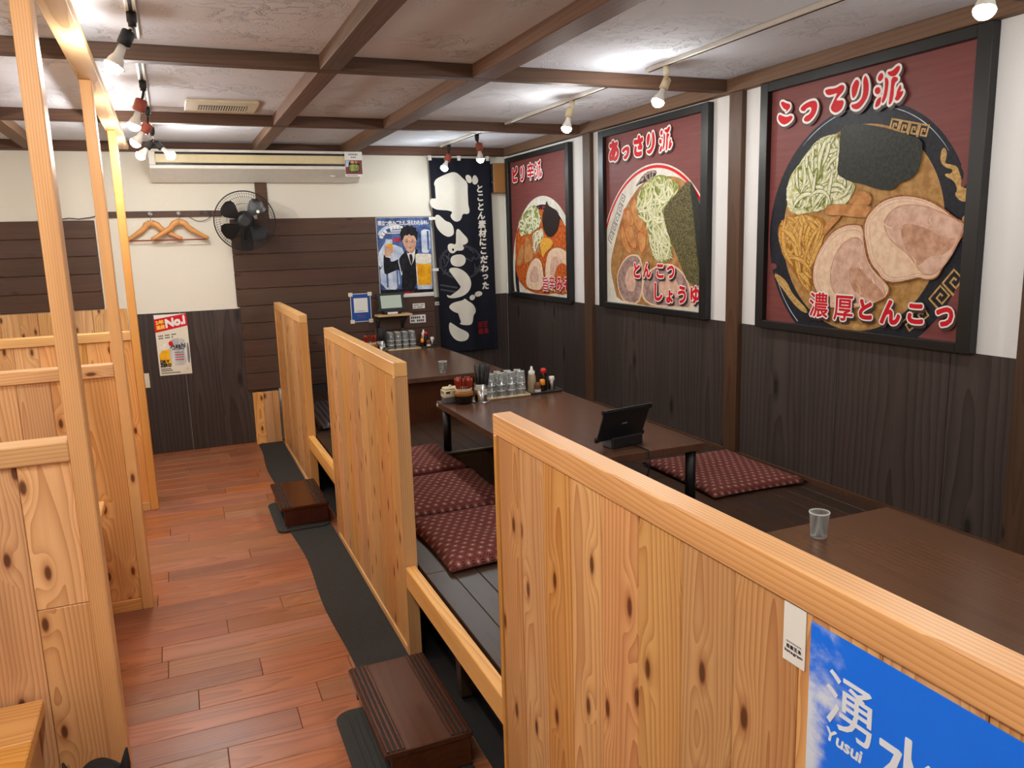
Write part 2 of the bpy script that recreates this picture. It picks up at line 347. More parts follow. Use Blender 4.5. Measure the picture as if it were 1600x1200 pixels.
def tube(bm, pts, r, seg=8, cap=True):
    pts = [Vector(p) for p in pts]; rings = []
    rr = r if isinstance(r, (list, tuple)) else [r]*len(pts)
    up = None
    for i, p in enumerate(pts):
        t = (pts[min(i+1, len(pts)-1)] - pts[max(i-1, 0)])
        t = t.normalized() if t.length > 1e-9 else Vector((0,0,1))
        if up is None: up = t.orthogonal().normalized()
        up = (up - t*up.dot(t)); up = up.normalized() if up.length > 1e-6 else t.orthogonal().normalized()
        s = t.cross(up)
        rings.append([bm.verts.new(p + rr[i]*(math.cos(2*math.pi*k/seg)*up + math.sin(2*math.pi*k/seg)*s)) for k in range(seg)])
    for a in range(len(rings)-1):
        for k in range(seg):
            f = bm.faces.new((rings[a][k], rings[a][(k+1)%seg], rings[a+1][(k+1)%seg], rings[a+1][k])); f.smooth = True
    if cap:
        bm.faces.new(rings[0][::-1]); bm.faces.new(rings[-1])
def prism(bm, poly, axis, d0, d1):
    def pt(a, b, d): return {'X': (d, a, b), 'Y': (a, d, b), 'Z': (a, b, d)}[axis]
    A = [bm.verts.new(pt(a, b, d0)) for a, b in poly]; B = [bm.verts.new(pt(a, b, d1)) for a, b in poly]
    n = len(poly)
    bm.faces.new(A[::-1]); bm.faces.new(B)
    for i in range(n): bm.faces.new((A[i], A[(i+1)%n], B[(i+1)%n], B[i]))
def wpos(o):
    v = Vector((0,0,0))
    while o is not None: v += o.location; o = o.parent
    return v
def ob(name, bm, mat, parent=None, world=True, bevel=0.0, bseg=2, smooth=False, kind=None, origin=None, keep=False):
    """links one mesh object; coordinates of bm are world ones (parents unrotated) or, with world=False, local ones"""
    if bevel > 0:
        bmesh.ops.bevel(bm, geom=list(bm.edges), offset=bevel, segments=bseg, affect='EDGES', profile=0.5)
    bmesh.ops.recalc_face_normals(bm, faces=list(bm.faces))
    me = bpy.data.meshes.new(name)
    if world:
        vs_ = [v.co for v in bm.verts]
        c = Vector(origin) if origin is not None else Vector([(min(v[i] for v in vs_)+max(v[i] for v in vs_))/2 for i in range(3)])
        bmesh.ops.translate(bm, verts=list(bm.verts), vec=-c)
    bm.to_mesh(me); bm.free()
    if smooth:
        for p in me.polygons: p.use_smooth = True
    for mm in (mat if isinstance(mat, (list, tuple)) else [mat]): me.materials.append(mm)
    o = bpy.data.objects.new(name, me); COL.objects.link(o)
    if parent is not None: o.parent = parent
    o.location = (c - wpos(parent)) if world else (0, 0, 0)
    if kind: o['kind'] = kind
    return o
_cache = {}
def box(name, x0, x1, y0, y1, z0, z1, mat, parent=None, bevel=0.0, kind=None):
    key = (round(x1-x0,5), round(y1-y0,5), round(z1-z0,5), mat.name, bevel)
    if key in _cache:
        o = bpy.data.objects.new(name, _cache[key]); COL.objects.link(o)
        if parent is not None: o.parent = parent
        o.location = Vector(((x0+x1)/2, (y0+y1)/2, (z0+z1)/2)) - wpos(parent)
        if kind: o['kind'] = kind
        return o
    bm = bmesh.new(); bx(bm, x0, x1, y0, y1, z0, z1)
    o = ob(name, bm, mat, parent, True, bevel, 1, kind=kind); _cache[key] = o.data
    return o
def tag(o, label, cat, group=None):
    o['label'] = label; o['category'] = cat
    if group: o['group'] = group
    return o
def thing(name, label, cat, loc, group=None):
    o = bpy.data.objects.new(name, None); COL.objects.link(o); o.location = loc; o.empty_display_size = 0.05
    return tag(o, label, cat, group)
def dup(root, loc, rotz=None, label=None, group=None):
    r = root.copy(); COL.objects.link(r); r.location = loc
    if rotz is not None: r.rotation_euler = (0, 0, rotz)
    if label: r['label'] = label
    if group: r['group'] = group
    for ch in list(root.children):
        c = ch.copy(); COL.objects.link(c); c.parent = r
        for g_ in list(ch.children):
            d = g_.copy(); COL.objects.link(d); d.parent = c
    return r
def struct(o): o['kind'] = 'structure'; return o

# flat printed artwork: polygons and lettering laid on a plane, each layer a hair in front of the last
_glyph = {}
def glyph(ch):
    if ch not in _glyph:
        c = bpy.data.curves.new('glyph', 'FONT'); c.body = ch; c.resolution_u = 3
        o = bpy.data.objects.new('glyph', c); COL.objects.link(o); bpy.context.view_layer.update()
        me = bpy.data.meshes.new_from_object(o.evaluated_get(bpy.context.evaluated_depsgraph_get()))
        vs_ = [(v.co.x, v.co.y) for v in me.vertices]; fs = [tuple(p.vertices) for p in me.polygons]
        bpy.data.objects.remove(o); bpy.data.curves.remove(c); bpy.data.meshes.remove(me)
        if vs_:
            x0, x1 = min(v[0] for v in vs_), max(v[0] for v in vs_); y0, y1 = min(v[1] for v in vs_), max(v[1] for v in vs_)
        else: x0 = x1 = y0 = y1 = 0
        _glyph[ch] = (vs_, fs, x0, x1, y0, y1)
    return _glyph[ch]
def chaikin(p, it=2):
    for _ in range(it):
        q = []
        for i in range(len(p)):
            a, b = p[i], p[(i+1) % len(p)]
            q += [(a[0]*.75+b[0]*.25, a[1]*.75+b[1]*.25), (a[0]*.25+b[0]*.75, a[1]*.25+b[1]*.75)]
        p = q
    return p
class Art:
    STEP = 0.00006
    def __init__(s, O, U, V, N):
        s.O, s.U, s.V, s.N = Vector(O), Vector(U), Vector(V), Vector(N)
        s.bm = bmesh.new(); s.mats = []; s.layer = 0; s.clip = None
    def mi(s, m):
        if m not in s.mats: s.mats.append(m)
        return s.mats.index(m)
    def at(s, u, v, l): return s.O + s.U*u + s.V*v + s.N*(l*s.STEP)
    def face(s, pts, m, l):
        try: f = s.bm.faces.new([s.bm.verts.new(s.at(u, v, l)) for u, v in pts]); f.material_index = s.mi(m)
        except ValueError: pass
    def poly(s, pts, m, smooth=2, clip=None, l=None):
        if l is None: s.layer += 1; l = s.layer
        if smooth: pts = chaikin(pts, smooth)
        if clip: pts = clip_rect(pts, *clip)
        if len(pts) >= 3: s.face(pts, m, l)
    def ell(s, cu, cv, ru, rv, m, n=48, clip=None, l=None, rot=0):
        c, sn = math.cos(rot), math.sin(rot)
        s.poly([(cu+ru*math.cos(2*math.pi*i/n)*c-rv*math.sin(2*math.pi*i/n)*sn, cv+ru*math.cos(2*math.pi*i/n)*sn+rv*math.sin(2*math.pi*i/n)*c) for i in range(n)], m, 0, clip, l)
    def ribbon(s, pts, w, m, l=None, asp=1.0, taper=False):
        if l is None: s.layer += 1; l = s.layer
        L, R = [], []
        for i, p in enumerate(pts):
            a, b = pts[max(i-1, 0)], pts[min(i+1, len(pts)-1)]
            tx, ty = (b[0]-a[0])*asp, b[1]-a[1]; n = math.hypot(tx, ty) or 1
            ww = w*(1-abs(2*i/(len(pts)-1)-1)**2*0.8) if taper else w
            L.append((p[0]-ty/n*ww/2/asp, p[1]+tx/n*ww/2)); R.append((p[0]+ty/n*ww/2/asp, p[1]-tx/n*ww/2))
        ins = lambda q: -.001 <= q[0] <= s.clip and -.001 <= q[1] <= s.clip
        for i in range(len(pts)-1):
            q = [L[i], L[i+1], R[i+1], R[i]]
            if s.clip is None or all(ins(k) for k in q): s.face(q, m, l)
    def text(s, ch, cu, cv, h, m, wmax=None, bold=0.0, l=None, rot=0.0, shear=0.0, dx=0.0, dy=0.0, k=8, asp=1.0):
        """one character centred at (cu, cv); bold spreads copies of the outline around it; asp = metres per u over metres per v"""
        vs_, fs, x0, x1, y0, y1 = glyph(ch)
        if not fs: return
        if l is None: s.layer += 1; l = s.layer
        sc = h/max(y1-y0, 1e-6) if (y1-y0) > 0.25*(x1-x0) else h/max(x1-x0, 1e-6); sx = sc
        if wmax and sx*(x1-x0) > wmax*asp: sx = wmax*asp/(x1-x0)
        offs = [(0, 0)] + ([(bold*math.cos(2*math.pi*i/k), bold*math.sin(2*math.pi*i/k)) for i in range(k)] if bold else [])
        c, sn = math.cos(rot), math.sin(rot)
        ll = l
        for ox, oy in offs:
            nv = []
            ll += 0.35
            for x, y in vs_:
                X, Y = (x-(x0+x1)/2)*sx, (y-(y0+y1)/2)*sc
                X += Y*shear
                X, Y = X*c-Y*sn+ox+dx, X*sn+Y*c+oy+dy
                nv.append(s.bm.verts.new(s.at(cu+X/asp, cv+Y, ll)))
            for f in fs:
                try: ff = s.bm.faces.new([nv[i] for i in f]); ff.material_index = s.mi(m)
                except ValueError: pass
    def line(s, txt, u0, v0, h, m, bold=0.0, l=None, rot=0.0, shear=0.0, space=0.08, width=None):
        """a line of text from its left end, baseline at v0, cap height h"""
        if l is None: s.layer += 1; l = s.layer; s.layer += 3
        adv, out = 0.0, []
        for ch in txt:
            vs_, fs, x0, x1, y0, y1 = glyph(ch)
            if not fs: adv += 0.3; continue
            out.append((ch, adv)); adv += (x1-x0) + space
        sc = h/0.73
        sx = sc if width is None else width/max(adv, 1e-6)
        c, sn = math.cos(rot), math.sin(rot)
        offs = [(0, 0)] + ([(bold*math.cos(2*math.pi*i/6), bold*math.sin(2*math.pi*i/6)) for i in range(6)] if bold else [])
        for ch, a in out:
            vs_, fs, x0, x1, y0, y1 = glyph(ch)
            ll = l
            for ox, oy in offs:
                nv = []; ll += 0.35
                for x, y in vs_:
                    X, Y = (x-x0+a)*sx, y*sc
                    X += Y*shear
                    nv.append(s.bm.verts.new(s.at(u0+X*c-Y*sn+ox, v0+X*sn+Y*c+oy, ll)))
                for f in fs:
                    try: ff = s.bm.faces.new([nv[i] for i in f]); ff.material_index = s.mi(m)
                    except ValueError: pass
    def build(s, name, parent, kind=None):
        bm = s.bm; me = bpy.data.meshes.new(name)
        vs_ = [v.co for v in bm.verts]
        c = Vector([(min(v[i] for v in vs_)+max(v[i] for v in vs_))/2 for i in range(3)])
        bmesh.ops.translate(bm, verts=list(bm.verts), vec=-c)
        bm.normal_update()
        fl = [f for f in bm.faces if f.normal.dot(s.N) < 0]
        if fl: bmesh.ops.reverse_faces(bm, faces=fl)
        bm.to_mesh(me); bm.free()
        for m in s.mats: me.materials.append(m)
        o = bpy.data.objects.new(name, me); COL.objects.link(o); o.parent = parent; o.location = c - wpos(parent)
        if kind: o['kind'] = kind
        return o
def clip_rect(p, u0, u1, v0, v1):
    def cut(p, inside, inter):
        q = []
        for i in range(len(p)):
            a, b = p[i-1], p[i]
            ia, ib = inside(a), inside(b)
            if ib:
                if not ia: q.append(inter(a, b))
                q.append(b)
            elif ia: q.append(inter(a, b))
        return q
    def iu(U): return lambda a, b: (U, a[1]+(b[1]-a[1])*(U-a[0])/(b[0]-a[0]))
    def iv(V): return lambda a, b: (a[0]+(b[0]-a[0])*(V-a[1])/(b[1]-a[1]), V)
    for ins, it in ((lambda q: q[0] >= u0, iu(u0)), (lambda q: q[0] <= u1, iu(u1)), (lambda q: q[1] >= v0, iv(v0)), (lambda q: q[1] <= v1, iv(v1))):
        if p: p = cut(p, ins, it)
    return p
def inside(pt, poly):
    x, y = pt; r = False
    for i in range(len(poly)):
        (x1, y1), (x2, y2) = poly[i-1], poly[i]
        if (y1 > y) != (y2 > y) and x < (x2-x1)*(y-y1)/(y2-y1)+x1: r = not r
    return r
def strands(art, poly, n, ln, w, m, curl=1.0, ang=None, spread=3.1, seed=1, asp=1.0, edge=None):
    """curving strands kept inside a polygon"""
    R = random.Random(seed)
    x0, x1 = min(p[0] for p in poly), max(p[0] for p in poly); y0, y1 = min(p[1] for p in poly), max(p[1] for p in poly)
    for _ in range(n):
        for _t in range(30):
            p = (R.uniform(x0, x1), R.uniform(y0, y1))
            if inside(p, poly): break
        a = (R.uniform(-1, 1)*spread) + (ang or 0); k = R.uniform(-1, 1)*curl; pts = [p]
        for _s in range(9):
            q = (pts[-1][0]+math.cos(a)*ln/9, pts[-1][1]+math.sin(a)*ln/9)
            if not inside(q, poly): break
            pts.append(q); a += k*0.35
        if len(pts) >= 3:
            ww = w*R.uniform(0.75, 1.2)
            if edge: art.ribbon(pts, ww*1.55, edge, asp=asp, taper=True, l=art.layer+0.4*_)
            art.ribbon(pts, ww, m, asp=asp, taper=True, l=art.layer+0.4*_+.2)
    art.layer += 0.4*n+.2
# ------------------------------------------------------------------ the room
XR, YB, XL, YF = 2.82, 6.747, -2.2, -2.4
ZC, ZBM, ZP = 2.392, 2.33, 0.375       # ceiling, underside of the beams, platform top
YC = YB + 0.06
def wallbox(nm, *a, mat): return struct(box(nm, *a, M[mat]))
floor = wallbox('floor', XL-.1, XR+.1, YF-.1, YB+.1, -0.12, -0.012, mat='plate_groove')
ceiling = wallbox('ceiling', XL-.1, XR+.1, YF-.1, YB+.1, ZC, ZC+.1, mat='ceiling')
wall_back = wallbox('wall_back', XL-.1, XR+.1, YB, YB+.1, -0.02, ZC, mat='plaster')
wall_right = wallbox('wall_right', XR, XR+.1, YF-.1, YB, -0.02, ZC, mat='plaster_right')
wall_left = wallbox('wall_left', XL-.1, XL, YF-.1, YB, -0.02, ZC, mat='plaster')
wall_front = wallbox('wall_front', XL, XR, YF-.1, YF, -0.02, ZC, mat='plaster')

# floor planks, laid across the aisle
R = random.Random(3); y = YF; row = 0
while y < YB:
    y1 = min(y+0.1365, YB); x = -1.5 - R.uniform(0, 0.9)
    if y < 0.9: xs = []
    while x < 0.76 and y1 > 0.9:
        x1 = x + R.choice((0.55, 0.75, 0.95, 1.2))
        a, b = max(x, -1.55), min(x1, 0.76)
        if b - a > 0.05:
            box('plank', a+.0008, b-.0008, y+.001, y1-.001, -0.012, 0.0, M['floor_plank'], floor, 0.0015)
        x = x1
    y = y1; row += 1
# rest of the floor behind the camera and under the platform
o = box('subfloor', -1.55, 0.76, YF, 0.87, -0.012, -0.0005, M['floor_plank'], floor)

# wainscot boards of the right wall
W0, W1 = XR-.009, XR
trims = [(1.79, 1.90), (3.455, 3.56), (5.09, 5.20)]
for a, b in ((-0.6, 0.1), (0.1, .95), (.95, 1.79), (1.90, 2.18), (2.18, 2.763), (2.763, 3.455), (3.56, 3.93), (3.93, 4.294), (4.294, 4.70), (4.70, 5.09), (5.20, 5.62), (5.62, 6.05), (6.05, 6.45), (6.45, YB-.009)):
    box('panel', W0, W1, a+.0012, b-.0012, ZP-.02, 1.115, M['dark_panel'], wall_right, 0.001)
n = 1
for a, b in trims:
    o = struct(box('trim_%d' % n, XR-.032, XR-.0005, a, b, ZP-.02, ZBM+.002, M['wall_post'], None, 0.003)); n += 1
o = struct(box('trim_%d' % n, XR-.05, XR-.0005, YF, YB-.12, ZBM-.008, ZC-.0005, M['beam_y'], None, 0.003)); n += 1
# back wall: charcoal panels, pine panels, brown siding
for a, b in ((-.345, .02), (.02, .28), (.28, .50), (.50, .72), (2.112, 2.45), (2.45, XR-.010)):
    box('panel', a+.001, b-.001, YB-.009, YB, 0.0005, 1.117, M['dark_panel_y'], wall_back, 0.001)
x = -1.55
while x < -.35:
    box('plank', x+.001, min(x+.12, -.346)-.001, YB-.012, YB, 0.0005, 1.168, M['pine_plank_y'], wall_back, 0.002); x += .12
box('panel', .77, 2.110, YB-.009, YB, ZP-.02, .438, M['dark_panel_y'], wall_back, 0.001)
for k in range(10):
    z1 = 1.822 - k*.1382
    box('siding_board', .452 if k < 5 else .47, 2.110, YB-.022, YB-.0005, z1-.1362, z1, M['siding'], wall_back, 0.004)
for k in range(5):
    z1 = 1.832 - k*.1318
    box('siding_board', -1.55, -.50, YB-.022, YB-.0005, z1-.13, z1, M['siding'], wall_back, 0.004)
o = struct(box('trim_%d' % n, .665, .757, YB-.012, YB-.0005, 1.823, ZBM-.002, M['beam_x'], None, 0.002)); n += 1
# ceiling beams
for a, b in ((3.555, 3.615), (5.215, 5.28), (1.86, 1.92), (.2, .26)):
    o = struct(box('trim_%d' % n, XL, XR-.05, a, b, ZBM, ZC-.0005, M['beam_x'], None, 0.003)); n += 1
o = struct(box('trim_%d' % n, XL, XR-.0005, YB-.115, YB-.0005, ZBM-.002, ZC-.0005, M['beam_x'], None, 0.003)); n += 1
for a, b in ((.655, .745), (1.345, 1.46), (-.88, -.79)):
    for c, d in ((YF, .2), (.26, 1.86), (1.92, 3.555), (3.615, 5.215), (5.28, YB-.115)):
        o = struct(box('trim_%d' % n, a, b, c+.0005, d-.0005, ZBM+.0006, ZC-.0005, M['beam_y'], None, 0.003)); n += 1

# ------------------------------------------------------------------ raised platform
t = thing('raised_platform', 'dark boarded raised seating platform along the right wall with a leg pit under the table', 'platform', (1.8, 3, 0))
PX0, PITX0, PITX1, PITY0, PITY1 = .7622, 1.312, 2.135, 2.97, 4.313
xs = [PX0 + .0933*i for i in range(7)]; xs[-1] = PITX0
def strip(a, b, y0, y1):
    box('floor_board', a+.0012, b-.0012, y0, y1, ZP-.02, ZP, M['platform'], t, 0.0015)
for a, b in zip(xs[:-1], xs[1:]):
    strip(a, b, -.6, 2.7); strip(a, b, 2.702, 5.2); strip(a, b, 5.202, YB-.024)
ws = [PITX0 + (PITX1-PITX0)/8*i for i in range(9)]
for a, b in zip(ws[:-1], ws[1:]):
    strip(a, b, -.6, PITY0-.0006); strip(a, b, PITY1+.0105, YB-.024)
es = [PITX1 + (XR-.011-PITX1)/7*i for i in range(8)]
for a, b in zip(es[:-1], es[1:]):
    strip(a, b, -.6, 3.3); strip(a, b, 3.302, YB-.024)
box('pit_wall', PITX0-.02, PITX0, PITY0, PITY1, .03, ZP-.021, M['wall_post'], t)
box('pit_wall', PITX1, PITX1+.02, PITY0, PITY1, .03, ZP-.021, M['wall_post'], t)
box('pit_wall', PITX0-.02, PITX1+.02, PITY0-.02, PITY0, .03, ZP-.021, M['wall_post'], t)
box('pit_wall', PITX0-.02, PITX1+.02, PITY1, PITY1+.02, .03, ZP-.021, M['wall_post'], t)
box('pit_floor', PITX0-.02, PITX1+.02, PITY0-.02, PITY1+.02, 0.0, .03, M['platform'], t)
box('edge_strip', PITX0-.0008, PITX0+.008, PITY0, PITY1, ZP-.012, ZP-.0002, M['lip_metal'], t)
box('edge_strip', PITX0+.0085, PITX1-.0085, PITY1-.004, PITY1+.010, ZP-.012, ZP-.0002, M['lip_metal'], t)
box('edge_strip', PITX1-.008, PITX1+.0008, PITY0, PITY1, ZP-.012, ZP-.0002, M['lip_metal'], t)
box('void_shade_panel', .86, .875, -.6, YB-.024, 0.0, ZP-.021, M['black_plastic'], t)  # coloured black for the shade in the void under the platform edge
for yy in (2.45, 4.72): box('support_post', .80, .84, yy, yy+.05, 0.0, ZP-.021, M['platform'], t)
box('skirting', XR-.028, XR-.0100, -.6, 1.788, ZP+.0003, ZP+.022, M['wall_post'], wall_right); box('skirting', XR-.028, XR-.0100, 1.902, 3.453, ZP+.0003, ZP+.022, M['wall_post'], wall_right); box('skirting', XR-.028, XR-.0100, 3.562, 5.088, ZP+.0003, ZP+.022, M['wall_post'], wall_right)

# ------------------------------------------------------------------ tall pine partitions between aisle and platform
def partition(label, y0, y1, joints, near=.03, far=.03, x0=.709, x1=.760):
    t = thing('booth_partition', label, 'partition', ((x0+x1)/2, (y0+y1)/2, 0), 'tall pine partitions along the aisle')
    top, cap = 1.169, .054
    box('cap_rail', x0, x1, y0, y1, top-cap, top, M['pine_cap'], t, 0.003)
    box('end_post', x0, x1, y0, y0+near, 0.0, top-cap-.0003, M['pine_post_y'], t, 0.002)
    box('end_post', x0, x1, y1-far, y1, 0.0, top-cap-.0003, M['pine_post_y'], t, 0.002)
    box('bottom_rail', x0, x1, y0+near, y1-far, 0.0, .03, M['pine_cap'], t, 0.002)
    for a, b in zip(joints[:-1], joints[1:]):
        box('plank', x0+.005, x1-.005, a+.0006, b-.0006, .0303, top-cap-.0006, M['pine_plank_x'], t, 0.0022)
    return t
def spaced(a, b, n): return [a+(b-a)*i/n for i in range(n+1)]
partition('nearest tall pine partition, with the blue sky poster stuck on it', -.45, 1.822, spaced(-.44, 1.802, 17), near=.01, far=.02)
partition('middle tall pine partition, between the two dark step stools', 2.80, 4.255, spaced(2.832, 4.225, 11), near=.032)
partition('farthest tall pine partition, near the fan end of the aisle', 5.15, 6.49, spaced(5.18, 6.46, 10))
for (a, b, lab) in ((1.8225, 2.7995, 'low pine edge rail beside the nearest dark step stool'), (4.2555, 5.1495, 'low pine edge rail beside the farther dark step stool')):
    o = box('edge_rail', .711, .751, a, b, .292, ZP+.001, M['pine_cap'], None, 0.003); tag(o, lab, 'rail', 'low pine rails on the platform edge')
# small pine box at the foot of the back wall
t = thing('knee_panel', 'small pine boxed panel at the foot of the brown boarded back wall', 'panel', (.61, 6.70, 0))
for a, b in ((.505, .585), (.585, .655), (.655, .7085)): box('plank', a+.0006, b-.0006, 6.655, 6.715, 0.0, .425, M['pine_plank_y'], t, 0.002)

# ------------------------------------------------------------------ left side: posts, half partitions, benches, tables
PY = (2.26, 3.744, 5.244)
names = ('nearest', 'middle', 'farthest')
PXO = (-.290, -.272, -.268)
for k, (yy, nm, px) in enumerate(zip(PY, names, PXO)):
    t = thing('booth_divider', {'nearest': 'nearest left booth divider, pine planks on a thick ceiling-high post', 'middle': 'middle left booth divider, pine planks on a ceiling-high post', 'farthest': 'farthest left booth divider, beyond the other two ceiling-high posts'}[nm], 'divider', (px-.5, yy, 0), 'pine dividers of the left booths')
    pw = .044
    box('post', px, px+pw, yy, yy+.085, 0.0, 2.2845, M['pine_post'], t, 0.003)
    box('cap_rail', -1.5, px-.0005, yy+.001, yy+.084, 1.071, 1.124, M['pine_rail_x'], t, 0.003)
    box('bottom_rail', -1.5, px-.0005, yy+.002, yy+.083, 0.0, .055, M['pine_rail_x'], t, 0.003)
    x = px - .0006; i = 0
    while x > -1.5:
        a = max(x-.123, -1.5)
        if k == 0 and i == 0:
            box('plank', a+.0008, x-.0004, yy+.014, yy+.07, .6785, 1.0705, M['pine_plank_y'], t, 0.002)
            box('plank', a+.0008, x-.0004, yy+.014, yy+.07, .0555, .677, M['pine_plank_y'], t, 0.002)
        else: box('plank', a+.0008, x-.0004, yy+.014, yy+.07, .0555, 1.0705, M['pine_plank_y'], t, 0.002)
        x = a; i += 1
bm = bmesh.new(); prism(bm, [(YF, 2.2855), (6.20, 2.2855), (6.34, 2.31), (6.34, ZBM-.0008), (YF, ZBM-.0008)], 'X', -.276, -.198)
o = ob('ceiling_rail_beam', bm, M['pine_beam'], None, True, 0.002, 1); tag(o, 'long pale pine beam under the ceiling, tying the tops of the left posts', 'beam')
for (y0, y1, lab) in ((1.86, 2.255, 'pine bench seat at the foot of the nearest left divider'), (3.36, 3.74, 'pine bench seat in front of the middle left divider'), (2.35, 2.55, 'narrow pine bench seat behind the nearest left divider')):
    t = thing('bench_seat', lab, 'bench', (-.95, (y0+y1)/2, 0), 'pine benches of the left booths')
    box('seat_board', -1.5, -.424, y0, (y0+y1)/2-.0005, .405, .441, M['pine_seat'], t, 0.003)
    box('seat_board', -1.5, -.424, (y0+y1)/2+.0005, y1, .405, .441, M['pine_seat'], t, 0.003)
    box('end_board', -.47, -.445, y0+.04, y1-.01, 0.0, .4045, M['pine_plank_x'], t, 0.002)
    box('front_board', -1.45, -.471, y0+.05, y0+.07, 0.0, .4045, M['pine_rail_x'], t, 0.002)
t = thing('booth_table', 'pale pine booth table between the nearest and middle left dividers', 'table', (-.9, 2.9, 0))
box('table_top', -1.45, -.312, 2.64, 3.155, .67, .70, M['pine_seat'], t, 0.004)
for xx in (-1.3, -.55): box('leg', xx, xx+.06, 2.86, 2.92, 0.0, .6695, M['black_metal'], t)
t = thing('tote_bag', 'black cloth bag with pointed corners on the floor by the nearest left post', 'bag', (-.3, 2.1, 0))
bm = bmesh.new()
lathe(bm, [(0, 0), (.075, 0.0), (.085, .10), (.08, .22), (.055, .29), (.03, .315), (0, .32)], 16, (-.30, 2.09, 0))
ob('body', bm, M['bag'], t, smooth=True)
for sx in (-1, 1):
    bm = bmesh.new(); tube(bm, [(-.30+sx*.055, 2.09, .25), (-.30+sx*.065, 2.088, .30), (-.30+sx*.072, 2.085, .345)], [.018, .012, .003], 8)
    ob('corner_tab', bm, M['bag'], t)

# ------------------------------------------------------------------ carpet runner, rubber mats, step stools
bm = bmesh.new(); pts = []
yy = .6
while yy < 6.64: pts.append((.482 + .012*math.sin(yy*5.1) + .010*math.sin(yy*2.2+1) + .02*(yy-3)/4, yy)); yy += .06
pts.append((.53, 6.645)); poly = pts + [(.7065, 6.645), (.7065, .6)]
prism(bm, poly, 'Z', .0004, .006)
o = ob('carpet_runner', bm, M['carpet']); tag(o, 'long charcoal carpet runner along the foot of the pine partitions', 'carpet')
def rrect(x0, x1, y0, y1, r, n=6):
    p = []
    for cx, cy, a in ((x1-r, y1-r, 0), (x0+r, y1-r, 90), (x0+r, y0+r, 180), (x1-r, y0+r, 270)):
        for i in range(n+1):
            t_ = math.radians(a+90*i/n); p.append((cx+r*math.cos(t_), cy+r*math.sin(t_)))
    return p
def step_mat(label, x0, y0, y1):
    t = thing('rubber_mat', label, 'mat', (.55, (y0+y1)/2, 0), 'rubber mats under the step stools')
    bm = bmesh.new(); prism(bm, rrect(x0, .70, y0, y1, .05), 'Z', .0062, .013); ob('base', bm, M['rubber'], t, True, .002, 1)
    for i in range(5):
        xa = x0+.03+i*.022
        box('rib', xa, xa+.010, y0+.04, y1-.04, .0131, .0165, M['rubber'], t, 0.001)
step_mat('dark ribbed rubber mat under the nearest step stool', .362, 1.78, 2.53)
step_mat('dark ribbed rubber mat under the farther step stool', .405, 4.43, 4.99)
def step(label, x0, x1, y0, y1, zb):
    t = thing('step_stool', label, 'step', ((x0+x1)/2, (y0+y1)/2, 0), 'dark wooden step stools')
    h = .128
    box('tread', x0, x1, y0, y1, h-.02, h, M['step_wood'], t, 0.003)
    for yy in (y0+.004, y1-.026): box('end_panel', x0+.02, x1-.006, yy, yy+.022, zb, h-.0203, M['step_wood'], t, 0.002)
    box('back_panel', x1-.03, x1-.012, y0+.03, y1-.03, zb, h-.0203, M['step_wood'], t, 0.002)
    for e in (x0+.008, x1-.066):
        box('groove_strip', e-.003, e+.0585, y0+.004, y1-.004, h+.0001, h+.0006, M['plate_groove'], t)
        for i in range(4): box('grip_rib', e+i*.0155, e+i*.0155+.0085, y0+.006, y1-.006, h+.0007, h+.0042, M['step_wood'], t, 0.0015)
step('nearest dark red-brown step stool with grooved treads, by the nearest partition', .432, .7065, 2.07, 2.595, .0166)
step('farther dark red-brown step stool with grooved treads, beyond the middle partition', .434, .7065, 4.487, 5.012, .0166)

# ------------------------------------------------------------------ low tables
def table(label, x0, x1, y0, y1, z, legs=True, panel=False, group='walnut tables on the platform'):
    t = thing('low_table', label, 'table', ((x0+x1)/2, (y0+y1)/2, ZP), group)
    box('table_top', x0, x1, y0, y1, z-.034, z, M['table'], t, 0.002)
    if legs:
        for xx in (x0+.045, x1-.045):
            for yy in (y0+.05, y1-.05):
                bm = bmesh.new(); lathe(bm, [(0, 0), (.024, 0), (.024, z-.0345-ZP), (0, z-.0345-ZP)], 20, (xx, yy, ZP)); ob('leg', bm, M['black_metal'], t)
    if panel: box('leg_panel', x0+.03, x1-.03, y0+.05, y0+.08, ZP, z-.0345, M['step_wood'], t); box('leg_panel', x0+.03, x1-.03, y1-.08, y1-.05, ZP, z-.0345, M['step_wood'], t)
    return t
mt = table('middle walnut-brown low table on black legs, with the tablet and tray of glasses', 1.362, 2.145, 2.86, 4.412, .67)
bm = bmesh.new(); lathe(bm, [(0,0),(.011,0),(.011,.003),(0,.003)], 12); 
o = ob('white_sticker', bm, M['white_paper'], mt, world=False); o.location = (1.3615-mt.location.x, 4.38-mt.location.y, .652-ZP); o.rotation_euler = (0, -math.pi/2, 0)
table('nearest walnut-brown low table, bare but for one drinking glass', 1.362, 2.155, .35, 1.868, .67)
table('farthest walnut-brown low table on panel legs, before the navy banner', 1.312, 2.085, 5.085, 6.70, .70, False, True)

